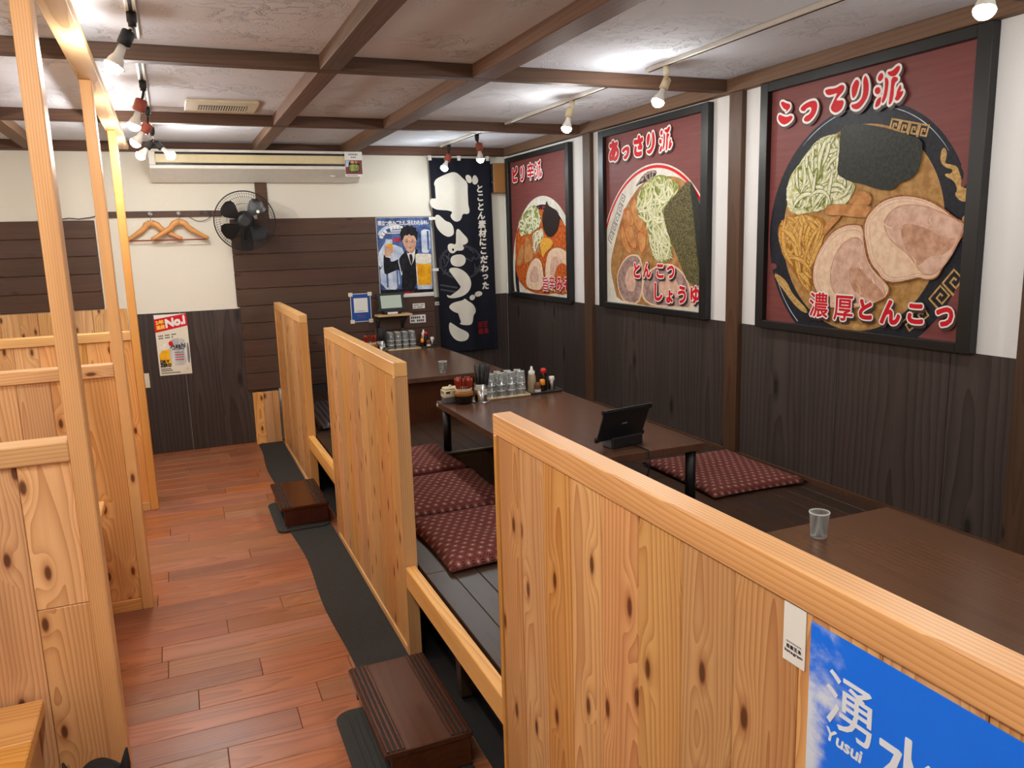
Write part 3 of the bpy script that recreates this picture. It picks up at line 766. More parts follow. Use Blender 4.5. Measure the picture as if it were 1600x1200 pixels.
# ------------------------------------------------------------------ floor cushions
def cushion_mesh(w, d, h, seed):
    bm = bmesh.new(); N = 18; R = random.Random(seed); top = []; bot = []
    for j in range(N+1):
        A, B = [], []
        for i in range(N+1):
            u, v = i/N*2-1, j/N*2-1
            e = max(abs(u), abs(v)); f = (1-e**6)
            pin = 1 - .05*(1-abs(u)**2)*abs(v)**4 ; pin2 = 1 - .05*(1-abs(v)**2)*abs(u)**4
            x, y = u*w/2*pin2, v*d/2*pin
            nz = mnoise.noise(Vector((x*6+seed*3, y*6, seed)))*.006
            dim = .010*math.exp(-((u*u+v*v)/.03))
            A.append(bm.verts.new((x, y, .012 + (h-.012)*f**.6 + (nz - dim)*f))); B.append(bm.verts.new((x, y, .012*(1-f**.5))) if 0 < i < N and 0 < j < N else A[-1])
        top.append(A); bot.append(B)
    for j in range(N):
        for i in range(N):
            f = bm.faces.new((top[j][i], top[j][i+1], top[j+1][i+1], top[j+1][i])); f.smooth = True
            f = bm.faces.new((bot[j][i], bot[j+1][i], bot[j+1][i+1], bot[j][i+1])); f.smooth = True
    return bm
def cushion_at(label, x, y, w, d, h, rz, mat='cushion', group='floor cushions', z=ZP+.0004, seed=1):
    o = ob('floor_cushion', cushion_mesh(w, d, h, seed), M[mat], None, False, keep=True); o.location = (x, y, z); o.rotation_euler = (0, 0, rz)
    tag(o, label, 'cushion', group); return o
cushion_at('maroon star-pattern floor cushion nearest the low pine edge rail', 1.115, 2.955, .56, .60, .050, .03, seed=1)
cushion_at('maroon star-pattern floor cushion in the middle of the row of three', 1.11, 3.572, .56, .60, .046, -.02, seed=2)
cushion_at('maroon star-pattern floor cushion at the far end of the row of three', 1.10, 4.165, .56, .56, .050, .02, seed=3)
cushion_at('maroon star-pattern floor cushion against the dark right wall', 2.505, 3.205, .555, .66, .045, -.03, seed=4)
cushion_at('dark ribbed plastic-covered floor cushion behind the farthest partition', 1.04, 5.72, .46, .95, .045, -.02, 'ribbed', seed=5)
P1= {'nori':[(415,800),(476,804),(561,787),(650,761),(735,729),(800,706),(801,650),(797,619),(786,591),(747,566),(711,564),(686,538),(638,541),(587,553),(542,570),(490,580),(443,597),(402,621),(410,690),(410,753)],'onion':[(109,564),(129,631),(172,671),(223,708),(255,748),(305,772),(353,777),(409,776),(410,690),(402,621),(474,587),(506,561),(449,496),(362,482),(286,479),(261,475),(200,468),(126,483)],'noodle':[(59,401),(80,445),(135,468),(215,478),(277,463),(353,443),(339,395),(357,377),(325,340),(295,292),(284,242),(288,167),(277,129),(232,159),(175,214),(116,277),(75,342)],'ch1':[(554,436),(581,468),(622,500),(675,516),(734,520),(805,508),(856,490),(912,459),(949,430),(995,411),(1000,391),(988,367),(968,337),(952,312),(937,286),(922,266),(906,229),(883,213),(847,209),(827,219),(789,210),(732,196),(684,195),(648,211),(632,233),(603,254),(578,294),(564,340),(550,390)],'ch1m':[(654,427),(692,468),(757,482),(840,468),(914,439),(985,405),(981,377),(942,292),(887,234),(839,233),(818,253),(769,306),(701,344),(664,383)],'ch1d':[(727,397),(751,419),(845,395),(920,357),(966,362),(951,327),(907,296),(864,301),(812,253),(770,300),(741,349)],'ch2':[(288,242),(303,292),(341,347),(388,394),(450,419),(511,423),(552,413),(560,340),(586,271),(632,227),(677,195),(699,173),(687,140),(647,120),(577,92),(406,75),(365,91),(311,143),(287,186)],'ch2m':[(390,220),(410,292),(454,346),(514,368),(552,351),(563,293),(596,237),(664,183),(674,139),(575,116),(468,109),(411,148)],'ch2d':[(490,258),(551,248),(598,203),(666,161),(668,127),(604,129),(528,142),(495,194)],'menma1':[(343,473),(374,500),(445,497),(514,491),(580,485),(575,458),(547,442),(478,452),(416,458),(368,460)],'menma2':[(468,502),(504,534),(532,547),(585,524),(573,485),(514,488)],'menma3':[(339,395),(369,442),(432,457),(425,440),(379,406),(349,377)],'key1':[(871,131),(944,201),(976,178),(904,113)],'key2':[(759,41),(767,72),(860,111),(872,117),(850,84)],'key3':[(629,766),(814,722),(803,707),(620,745)],'key4':[(13,454),(12,512),(38,531),(39,472)],'drag1':[(873,657),(884,671),(897,654),(896,629),(891,615),(918,608),(941,601),(956,570),(963,545),(977,519),(997,542),(1014,546),(1020,472),(1015,458),(996,478),(988,514),(961,495),(938,507),(949,521),(934,552),(898,570),(894,580),(921,578),(925,592),(895,600),(873,622)],'drag2':[(954,507),(992,524),(1008,493),(1009,411),(1007,337),(979,337),(986,387),(969,422),(993,445),(995,480),(962,482),(937,508)],'drag3':[(42,211),(71,212),(130,180),(160,136),(207,100),(254,71),(264,46),(210,61),(152,103),(113,140),(73,172)],'drag4':[(401,26),(474,20),(566,28),(596,12),(506,7)],'red1':[(988,297),(998,307),(1010,305),(1012,284),(995,284)],'red2':[(23,257),(50,260),(65,244),(47,230),(27,234)],'redh':[(953,604),(965,598),(995,566),(1002,556),(986,543),(965,524),(958,545),(973,568)]}
T1a= [('こ',97,901,117),('っ',235,884,101),('て',373,908,123),('り',505,913,140),('派',642,912,152)]
T1b= [('濃',335,90,117),('厚',471,85,114),('と',586,88,92),('ん',705,85,106),('こ',818,87,86),('つ',939,85,82)]
P2= {'nori':[(875,688),(932,620),(996,517),(1005,140),(877,144),(809,239),(740,335),(668,433),(632,542),(702,587),(786,630)],'soup':[(267,611),(183,519),(105,380),(53,270),(46,192),(91,92),(135,-1),(1000,8),(993,553),(852,671),(735,717),(446,721)],'menma':[(225,561),(297,546),(348,451),(466,397),(446,335),(397,305),(265,336),(182,390),(172,466),(225,465)],'menma2':[(287,588),(338,627),(368,543),(456,448),(446,397),(348,451),(308,526)],'negi':[(348,586),(368,646),(446,701),(558,732),(648,725),(735,690),(803,647),(702,587),(632,542),(705,384),(740,277),(616,246),(524,274),(485,397),(446,479),(368,523)],'nuts':[(328,679),(446,761),(576,760),(540,714),(388,696)],'ch1':[(114,160),(180,249),(286,304),(427,284),(417,5),(221,-2),(145,61)],'ch2':[(397,126),(485,213),(670,257),(809,220),(894,135),(921,13),(830,12),(427,1)],'key':[(26,359),(23,426),(205,657),(251,632),(106,490),(55,404)]}
T2a= [('あ',105,909,142),('っ',242,882,92),('さ',383,907,135),('り',511,910,141),('派',658,911,146)]
T2b= [('と',364,204,101),('ん',476,207,99),('こ',611,205,90),('つ',715,203,84),('し',595,88,113),('ょ',705,68,84),('う',824,84,107),('ゆ',944,89,105)]
P3= {'nori':[(662,686),(683,637),(849,600),(867,505),(764,421),(649,422),(582,493),(574,573),(624,630)],'ch1':[(616,234),(668,324),(805,358),(957,334),(1008,287),(998,16),(629,28),(600,153)],'ch2':[(260,143),(345,240),(473,288),(580,233),(588,26),(331,24),(241,57)],'menma':[(62,226),(167,355),(279,429),(377,354),(398,283),(292,239),(183,196)],'onion':[(126,547),(264,615),(421,669),(517,625),(561,553),(534,494),(383,457),(172,430)],'sprout':[(357,448),(582,493),(602,413),(549,334),(424,283),(377,365)],'corn':[(529,404),(649,422),(762,392),(715,343),(620,314),(570,264),(538,334)],'soup':[(49,431),(152,526),(290,604),(541,633),(837,563),(963,483),(1019,427),(1005,7),(59,1)]}
T3a= [('ピ',102,904,130),('リ',244,902,132),('辛',393,904,139),('派',532,904,150)]
T3b= [('旨',614,84,117),('辛',726,95,114),('み',850,90,107),('そ',963,90,116)]
NOREN= [[(28,1469),(47,1505),(111,1534),(167,1555),(215,1567),(260,1549),(297,1513),(339,1476),(337,1411),(311,1382),(274,1360),(281,1338),(316,1330),(336,1279),(344,1227),(323,1205),(275,1213),(259,1162),(222,1141),(183,1149),(155,1186),(164,1208),(181,1229),(119,1245),(41,1246),(-3,1268),(-19,1297),(-13,1340),(18,1344),(95,1326),(191,1318),(208,1339),(189,1382),(116,1403),(59,1429),(31,1452)],[(323,1534),(347,1545),(375,1527),(383,1491),(366,1469),(339,1476),(325,1505)],[(379,1491),(394,1535),(419,1542),(443,1506),(438,1476),(413,1457),(389,1465)],[(15,1195),(46,1210),(83,1180),(112,1150),(158,1135),(179,1090),(179,1038),(149,1017),(117,1015),(72,1041),(30,1086),(14,1137)],[(196,1045),(209,1082),(233,1077),(270,1036),(308,998),(310,961),(271,939),(244,952),(231,941),(263,932),(269,902),(228,889),(196,897),(162,868),(131,877),(113,915),(120,951),(153,958),(183,942),(197,979)],[(129,810),(144,847),(194,861),(250,858),(279,827),(272,782),(234,753),(178,753),(139,772)],[(113,743),(177,748),(240,723),(285,683),(314,629),(313,576),(282,524),(223,489),(140,475),(85,484),(76,515),(102,498),(159,504),(202,543),(217,596),(201,642),(148,682),(118,706)],[(341,505),(364,524),(405,528),(430,508),(416,486),(376,476),(350,485)],[(286,478),(313,502),(345,494),(348,467),(320,448),(294,457)],[(87,405),(130,441),(220,451),(245,472),(268,448),(323,414),(348,366),(342,336),(315,314),(302,238),(252,226),(171,243),(206,267),(233,312),(211,329),(147,348),(109,373)],[(85,268),(115,250),(169,208),(248,171),(265,139),(243,94),(184,83),(129,103),(92,152),(75,207)]]
BEER= {'corners':[(1,678),(472,673),(480,1),(5,68)],'suit':[(44,359),(55,369),(102,343),(107,302),(168,321),(191,354),(243,386),(256,365),(269,344),(329,404),(342,376),(332,51),(188,52),(199,175),(178,245),(113,220),(48,196),(41,251)],'shirt':[(243,386),(279,405),(333,407),(313,370),(275,323),(255,352)],'tie':[(256,372),(277,358),(271,317),(257,324)],'face':[(216,489),(225,516),(265,538),(315,534),(342,499),(339,458),(330,418),(293,391),(264,385),(237,420)],'hair':[(206,503),(206,550),(232,583),(269,599),(311,595),(345,567),(350,526),(341,492),(321,513),(286,535),(243,522),(220,489)],'hand':[(56,386),(65,426),(90,438),(124,410),(115,377),(99,350),(57,352)],'gls':[(70,500),(129,495),(129,383),(104,381),(76,439)],'beer1':[(78,459),(128,464),(129,383),(104,381),(83,432)],'mug':[(326,359),(342,369),(465,364),(471,344),(466,58),(333,60)],'foam':[(326,359),(342,369),(465,364),(471,344),(467,278),(326,280)],'liq':[(326,280),(467,278),(460,94),(338,96)],'tank':[(380,553),(410,576),(461,571),(471,557),(469,372),(371,375)],'tank2':[(5,293),(166,287),(182,66),(13,75)],'beam':[(5,414),(120,465),(244,407),(175,313),(6,306)],'arch':[(4,555),(57,580),(120,592),(211,584),(210,560),(119,569),(62,553),(11,501)],'blk':[(-2,65),(478,40),(480,26),(187,38)],'white':[(202,34),(479,28),(480,1),(200,3)],'t1':[(19,638),(467,629)],'dry':[(169,463)]}
BR= {'ko':[[(59,960),(76,963),(99,950),(127,942),(132,926),(116,914),(99,906),(105,917),(86,924),(68,943)],[(50,905),(79,891),(107,882),(139,886),(153,875),(140,861),(114,850),(86,847),(57,864),(42,884)]],'tsu':[[(185,900),(213,914),(246,919),(271,916),(283,897),(278,872),(259,851),(233,838),(205,848),(215,863),(239,868),(250,882),(246,896),(223,894),(211,883),(192,889)]],'te':[[(309,952),(327,956),(375,951),(409,961),(427,950),(423,932),(396,914),(380,900),(394,897),(421,895),(427,880),(415,857),(383,846),(357,860),(350,876),(362,893),(377,916),(387,930),(360,928),(328,929)]],'ri':[[(484,970),(501,954),(495,930),(486,904),(470,892),(462,908),(458,934),(467,955)],[(529,977),(544,959),(553,925),(549,888),(525,859),(499,844),(468,853),(459,871),(486,869),(510,879),(522,899),(523,931),(519,958)]],'ha':[[(595,964),(608,967),(618,951),(608,937),(596,936),(587,948)],[(581,916),(598,916),(607,900),(598,888),(582,892),(575,906)],[(580,844),(589,871),(610,879),(610,862),(605,847),(589,841)],[(631,965),(656,963),(681,979),(694,971),(687,953),(668,940),(643,948)],[(622,951),(642,935),(641,905),(637,874),(623,851),(611,856),(621,882),(626,913)],[(654,939),(674,941),(690,927),(669,915),(670,879),(664,846),(646,839),(650,867),(653,902)],[(684,890),(699,909),(705,890),(695,881),(715,882),(710,866),(690,847),(673,858),(681,867)]]}
# ------------------------------------------------------------------ framed bowl posters on the right wall
def framed(label, y0, y1, z0, z1, yl, w, pz0, h):
    """frame outside y0..y1, z0..z1; the print starts at y = yl (its left edge), w wide, pz0 up, h high"""
    t = thing('framed_poster', label, 'poster', (XR-.02, (y0+y1)/2, z0), 'framed noodle posters on the right wall')
    xa, xb = XR-.042, XR-.0005
    yr = yl - w
    box('frame_side', xa, xb, y0, yr, z0, z1, M['black_frame'], t, 0.002); box('frame_side', xa, xb, yl, y1, z0, z1, M['black_frame'], t, 0.002)
    box('frame_bar', xa, xb, yr+.0004, yl-.0004, z0, pz0, M['black_frame'], t, 0.002); box('frame_bar', xa, xb, yr+.0004, yl-.0004, pz0+h, z1, M['black_frame'], t, 0.002)
    box('backing', xb-.012, xb-.002, yr+.0005, yl-.0005, pz0+.0005, pz0+h-.0005, M['black_frame'], t)
    # unit u runs 0..1 left to right, v 0..1 bottom to top, in metres scale
    a = Art((xb-.013, yl, pz0), (0, -w, 0), (0, 0, h), (-1, 0, 0))
    a.clip = 1.001
    return t, a
CL = (0.0, 1.0, 0.0, 1.0)
def k_(d): return [(u/1000, v/1000) for u, v in d]
KANJI = '派辛濃厚旨'
BRUSH = {'こ': 'ko', 'っ': 'tsu', 'て': 'te', 'り': 'ri', 'リ': 'ri', '派': 'ha'}
def title(pr, O, w, h, T, asp, bold, out, brush=False, kk=14):
    """each character a part of the print: soft shadow, white outline, red face"""
    for c, u, v, hh in T:
        b = Art(O, (0, -w, 0), (0, 0, h), (-1, 0, 0))
        u, v, hh = u/1000, v/1000, hh/1000
        if brush and c in BRUSH:
            P_ = [[(x/1000, y/1000) for x, y in q] for q in BR[BRUSH[c]]]
            xs_ = [x for q in P_ for x, y in q]; ys_ = [y for q in P_ for x, y in q]
            cx, cy = (min(xs_)+max(xs_))/2, (min(ys_)+max(ys_))/2; sc = (hh-.018)/(max(ys_)-min(ys_))
            P_ = [chaikin([(u+(x-cx)*sc, v+(y-cy)*sc) for x, y in q], 1) for q in P_]
            for off, m_, l_, dx, dy in ((.009, 'l_shadow', 1, .008, -.010), (.009, 'l_white', 8, 0, 0)):
                for k in range(kk):
                    a_ = 2*math.pi*k/kk
                    for qi, q in enumerate(P_): b.poly([(x+dx+off*math.cos(a_)/asp, y+dy+off*math.sin(a_)) for x, y in q], M[m_], 0, l=l_+.35*k+.04*qi)
                for qi, q in enumerate(P_): b.poly([(x+dx, y+dy) for x, y in q], M[m_], 0, l=l_+.35*kk)
            for q in P_: b.poly(q, M['l_red'], 0, l=15)
        else:
            bo = bold*(.38 if c in KANJI else 1); ou = bo + (out-bold)
            hh -= 2*ou
            b.text(c, u+.008, v-.010, hh, M['l_shadow'], hh, ou, 1, k=kk, asp=asp)
            b.text(c, u, v, hh, M['l_white'], hh, ou, 8, k=kk, asp=asp)
            b.text(c, u, v, hh, M['l_red'], hh, bo, 15, k=kk, asp=asp)
        b.build('letter', pr)
def key_pattern(a, p0, p1, n, size, m, asp):
    du, dv = (p1[0]-p0[0])/n, (p1[1]-p0[1])/n
    L = math.hypot(du*asp, dv); ux, uy = du*asp/L, dv/L
    a.layer += 1; l = a.layer
    for i in range(n):
        cx, cy = p0[0]+du*(i+.5), p0[1]+dv*(i+.5)
        sp = [(-.42,-.5),(-.42,.5),(.42,.5),(.42,-.3),(-.12,-.3),(-.12,.18),(.16,.18),(.16,-.02)]
        a.ribbon([(cx+(x*L*ux-y*size*uy)/asp, cy+x*L*uy+y*size*ux) for x, y in sp], .009, m, l=l, asp=asp)

def edged(a, pts, m, me):
    cx, cy = sum(q[0] for q in pts)/len(pts), sum(q[1] for q in pts)/len(pts)
    a.poly([(cx+(x-cx)*1.10, cy+(y-cy)*1.10) for x, y in pts], me, 1, CL); a.poly(pts, m, 1, CL)
def poster_one():
    t, a = framed('large framed poster of a black noodle bowl with two pork slices, nearest of three', 2.078, 3.305, 1.113, 2.321, 3.25, 1.11, 1.152, 1.123)
    asp = 1.11/1.123
    a.poly([(0,0),(1,0),(1,1),(0,1)], M['p_red_wood'], 0)
    cu, cv, r = .566/1.11, .430/1.125, .5555
    def circ(cu, cv, r, m): a.ell(cu, cv, r/1.11, r/1.125, m, 96, CL)
    circ(cu, cv-.0, r, M['p_black'])
    for i, (q0, q1, rr, ww) in enumerate(((35, 75, .535, .003), (200, 262, .538, .004), (95, 130, .540, .003))):
        a.ribbon([(cu+rr*math.cos(math.radians(q0+(q1-q0)*k/20))/1.11, cv+rr*math.sin(math.radians(q0+(q1-q0)*k/20))/1.125) for k in range(21)], ww, M['b_light'], asp=asp, taper=True)
    cu2, cv2, r2 = .5577/1.11, .4464/1.125, .450
    a.ell(cu2, cv2, r2/1.11, r2/1.125, M['p_broth'], 96, CL)
    for nm in ('drag1', 'drag2', 'drag3', 'drag4'): a.poly(k_(P1[nm]), M['p_gold'], 1, CL)
    for nm in ('red1', 'red2', 'redh'): a.poly(k_(P1[nm]), M['p_red_wood'], 1, CL)
    key_pattern(a, (.885, .12), (.985, .235), 2, .062, M['p_gold'], asp)
    key_pattern(a, (.758, .02), (.86, .10), 2, .055, M['p_gold'], asp)
    key_pattern(a, (.648, .775), (.815, .728), 4, .045, M['p_gold'], asp)
    a.poly(k_(P1['noodle']), M['p_noodle'], 1, CL)
    strands(a, k_(P1['noodle']), 60, .30, .017, M['p_noodle_l'], 1.2, seed=11, asp=asp, edge=M['p_noodle'])
    strands(a, k_(P1['noodle']), 34, .30, .018, M['p_noodle_l'], 1.0, ang=1.9, spread=.9, seed=13, asp=asp, edge=M['p_soup_b'])
    a.poly(k_(P1['onion']), M['p_onion'], 1, CL)
    strands(a, k_(P1['onion']), 80, .13, .020, M['p_onion_l'], 1.0, seed=21, asp=asp, edge=M['p_onion'])
    strands(a, k_(P1['onion']), 30, .09, .014, M['p_green'], 1.2, seed=22, asp=asp)
    strands(a, k_(P1['onion']), 50, .16, .016, M['p_onion_l'], .8, ang=1.2, spread=.8, seed=23, asp=asp, edge=M['p_green'])
    for nm in ('menma3', 'menma2', 'menma1'): edged(a, k_(P1[nm]), M['p_menma'], M['p_soup_b'])
    a.poly(k_(P1['nori']), M['p_nori'], 1, CL)
    R_ = random.Random(5)
    for c in ('2', '1'):
        pts = k_(P1['ch'+c])
        a.poly(pts, M['p_char'], 2, CL)
        mx = sum(p[0] for p in pts)/len(pts); my = sum(p[1] for p in pts)/len(pts)
        a.poly([(mx+(p[0]-mx)*.965, my+(p[1]-my)*.965) for p in pts], M['p_fat'], 2, CL)
        for sc_ in (.93, .86):
            a.ribbon([(mx+(x-mx)*sc_, my+(y-my)*sc_) for x, y in chaikin(pts, 1)], .0035, M['p_meat'], asp=asp)
        mm_ = k_(P1['ch'+c+'m']); m2x = sum(q[0] for q in mm_)/len(mm_); m2y = sum(q[1] for q in mm_)/len(mm_)
        a.poly([(m2x+(x-m2x)*1.04, m2y+(y-m2y)*1.04) for x, y in mm_], M['p_meat_d'], 2, CL)
        a.poly(mm_, M['p_meat'], 2, CL)
        a.poly(k_(P1['ch'+c+'d']), M['p_meat_d'], 2, CL)
        for _ in range(5):
            q = pts[R_.randrange(len(pts))]
            b = [(mx+(q[0]-mx)*(.45+.05*s)+.02*math.sin(s), my+(q[1]-my)*(.45+.05*s)+.015*math.cos(s*1.3)) for s in range(6)]
            a.ribbon(b, .005, M['p_fat'], asp=asp, taper=True)
    pr = a.build('print', t)
    O = (XR-.0138-Art.STEP*(a.layer+2), 3.25, 1.152)
    title(pr, O, 1.11, 1.123, T1a, asp, .0085, .0165, True); title(pr, O, 1.11, 1.123, T1b, asp, .0048, .0105)
poster_one()
def poster_two():
    t, a = framed('middle framed poster of a white noodle bowl topped with leek and seaweed', 3.728, 4.958, 1.113, 2.310, 4.89, 1.10, 1.150, 1.115)
    asp = 1.10/1.115
    a.poly([(0,0),(1,0),(1,1),(0,1)], M['p_red_wood'], 0)
    cu, cv, r = .574/1.1, .225/1.115, .663
    a.ell(cu, cv, r/1.1, r/1.115, M['p_bowl_w'], 96, CL)
    a.ell(cu, cv, (r-.010)/1.1, (r-.010)/1.115, M['l_red'], 96, CL)
    a.ell(cu, cv, (r-.028)/1.1, (r-.028)/1.115, M['p_bowl_w'], 96, CL)
    L = a.layer + 1
    key_pattern(a, (.035, .37), (.215, .645), 5, .05, M['ink_grey'], asp)
    a.poly(k_(P2['soup']), M['p_soup_b'], 2, CL)
    a.poly(k_(P2['nuts']), M['p_blackt'], 2, CL); strands(a, k_(P2['nuts']), 20, .1, .012, M['p_grey_meat'], 1.4, seed=3, asp=asp)
    for c in ('ch1', 'ch2'):
        pts = k_(P2[c]); mx = sum(p[0] for p in pts)/len(pts); my = sum(p[1] for p in pts)/len(pts)
        a.poly(pts, M['p_fat'], 2, CL); a.poly([(mx+(p[0]-mx)*.93, my+(p[1]-my)*.93) for p in pts], M['p_grey_meat'], 2, CL)
        a.poly([(mx+(p[0]-mx)*.4+.02, my+(p[1]-my)*.5) for p in pts], M['p_meat'], 2, CL)
    for sl in ([(.20, .54), (.245, .565), (.33, .40), (.36, .33), (.29, .34), (.22, .42)], [(.17, .44), (.20, .47), (.25, .36), (.30, .31), (.26, .30), (.19, .36)], [(.29, .59), (.335, .63), (.37, .54), (.46, .45), (.45, .39), (.36, .44), (.30, .53)], [(.36, .43), (.455, .41), (.45, .34), (.41, .30), (.38, .34)], [(.225, .56), (.295, .55), (.33, .47), (.27, .46)]): edged(a, sl, M['p_menma'], M['p_soup_r'])
    a.poly(k_(P2['negi']), M['p_green'], 2, CL)
    strands(a, k_(P2['negi']), 90, .2, .012, M['p_onion_l'], 1.2, ang=-1.3, spread=1.0, seed=31, asp=asp, edge=M['p_green'])
    strands(a, k_(P2['negi']), 40, .12, .012, M['p_onion'], 1.4, seed=32, asp=asp)
    strands(a, k_(P2['negi']), 40, .24, .012, M['p_onion_l'], 1.0, ang=-1.5, spread=.6, seed=33, asp=asp, edge=M['p_onion'])
    a.poly(k_(P2['nori']), M['p_noritex'], 1, CL)
    a.poly([(.875, .688), (.932, .62), (.996, .517), (1.0, .2), (.96, .25), (.93, .45)], M['p_nori'], 1, CL)
    pr = a.build('print', t)
    O = (XR-.0138-Art.STEP*(a.layer+2), 4.89, 1.150)
    title(pr, O, 1.10, 1.115, T2a, asp, .0085, .0165, True); title(pr, O, 1.10, 1.115, T2b, asp, .0048, .0105)
poster_two()
def poster_three():
    t, a = framed('framed poster of a spicy red noodle soup, farthest of three beside the navy banner', 5.408, 6.628, 1.098, 2.300, 6.565, 1.10, 1.142, 1.115)
    asp = 1.10/1.115
    a.poly([(0,0),(1,0),(1,1),(0,1)], M['p_red_wood'], 0)
    cu, cv, r = .619/1.105, -.161/1.115, .946
    cu, cv, r = .56, .16, .62
    a.ell(cu, cv, r/1.1, r/1.115, M['p_bowl_w'], 96, CL)
    a.ell(cu, cv-.02, (r-.045)/1.1, (r-.045)/1.115, M['p_black'], 96, CL)
    L = a.layer+1
    for i in range(16):
        th = math.radians(20+i*9.3); q = (cu+.535*math.cos(th)/1.1, cv-.02+.535*math.sin(th)/1.115)
        a.ribbon([(q[0]+.022*math.cos(s*.7+i), q[1]+.022*math.sin(s*.7+i)) for s in range(8)], .009, M['l_red'], l=L, asp=asp)
    a.layer = L
    a.ell(cu, cv-.05, .50/1.1, .50/1.115, M['p_bowl_w'], 96, CL)
    a.poly(k_(P3['soup']), M['p_soup_r'], 2, CL)
    edged(a, [(.06, .23), (.17, .36), (.21, .37), (.22, .30), (.14, .20)], M['p_menma'], M['p_soup_b']); edged(a, [(.25, .40), (.30, .43), (.38, .34), (.39, .27), (.29, .24), (.22, .22)], M['p_menma'], M['p_soup_b'])
    a.poly(k_(P3['sprout']), M['p_soup_b'], 1, CL); strands(a, k_(P3['sprout']), 60, .2, .010, M['p_onion_l'], 1.0, ang=1.4, spread=.7, seed=41, asp=asp)
    a.poly(k_(P3['onion']), M['p_green'], 2, CL); strands(a, k_(P3['onion']), 60, .12, .014, M['p_onion_l'], 1.2, seed=42, asp=asp)
    a.poly(k_(P3['corn']), M['p_corn'], 2, CL)
    a.poly(k_(P3['nori']), M['p_blackt'], 2, CL); strands(a, k_(P3['nori']), 30, .16, .010, M['p_blackt'], 1.2, seed=43, asp=asp)
    for c in ('ch2', 'ch1'):
        pts = k_(P3[c]); mx = sum(p[0] for p in pts)/len(pts); my = sum(p[1] for p in pts)/len(pts)
        a.poly(pts, M['p_char'], 2, CL); a.poly([(mx+(p[0]-mx)*.95, my+(p[1]-my)*.95) for p in pts], M['p_fat'], 2, CL)
        a.poly([(mx+(p[0]-mx)*.5, my+(p[1]-my)*.5) for p in pts], M['p_meat'], 2, CL)
    a.poly([(.72, .02), (.78, .2), (.9, .25), (1, .2), (1, .02)], M['p_soup_r'], 2, CL)
    pr = a.build('print', t)
    O = (XR-.0138-Art.STEP*(a.layer+2), 6.565, 1.142)
    title(pr, O, 1.10, 1.115, T3a, asp, .0085, .0165, True); title(pr, O, 1.10, 1.115, T3b, asp, .0048, .0105)
poster_three()

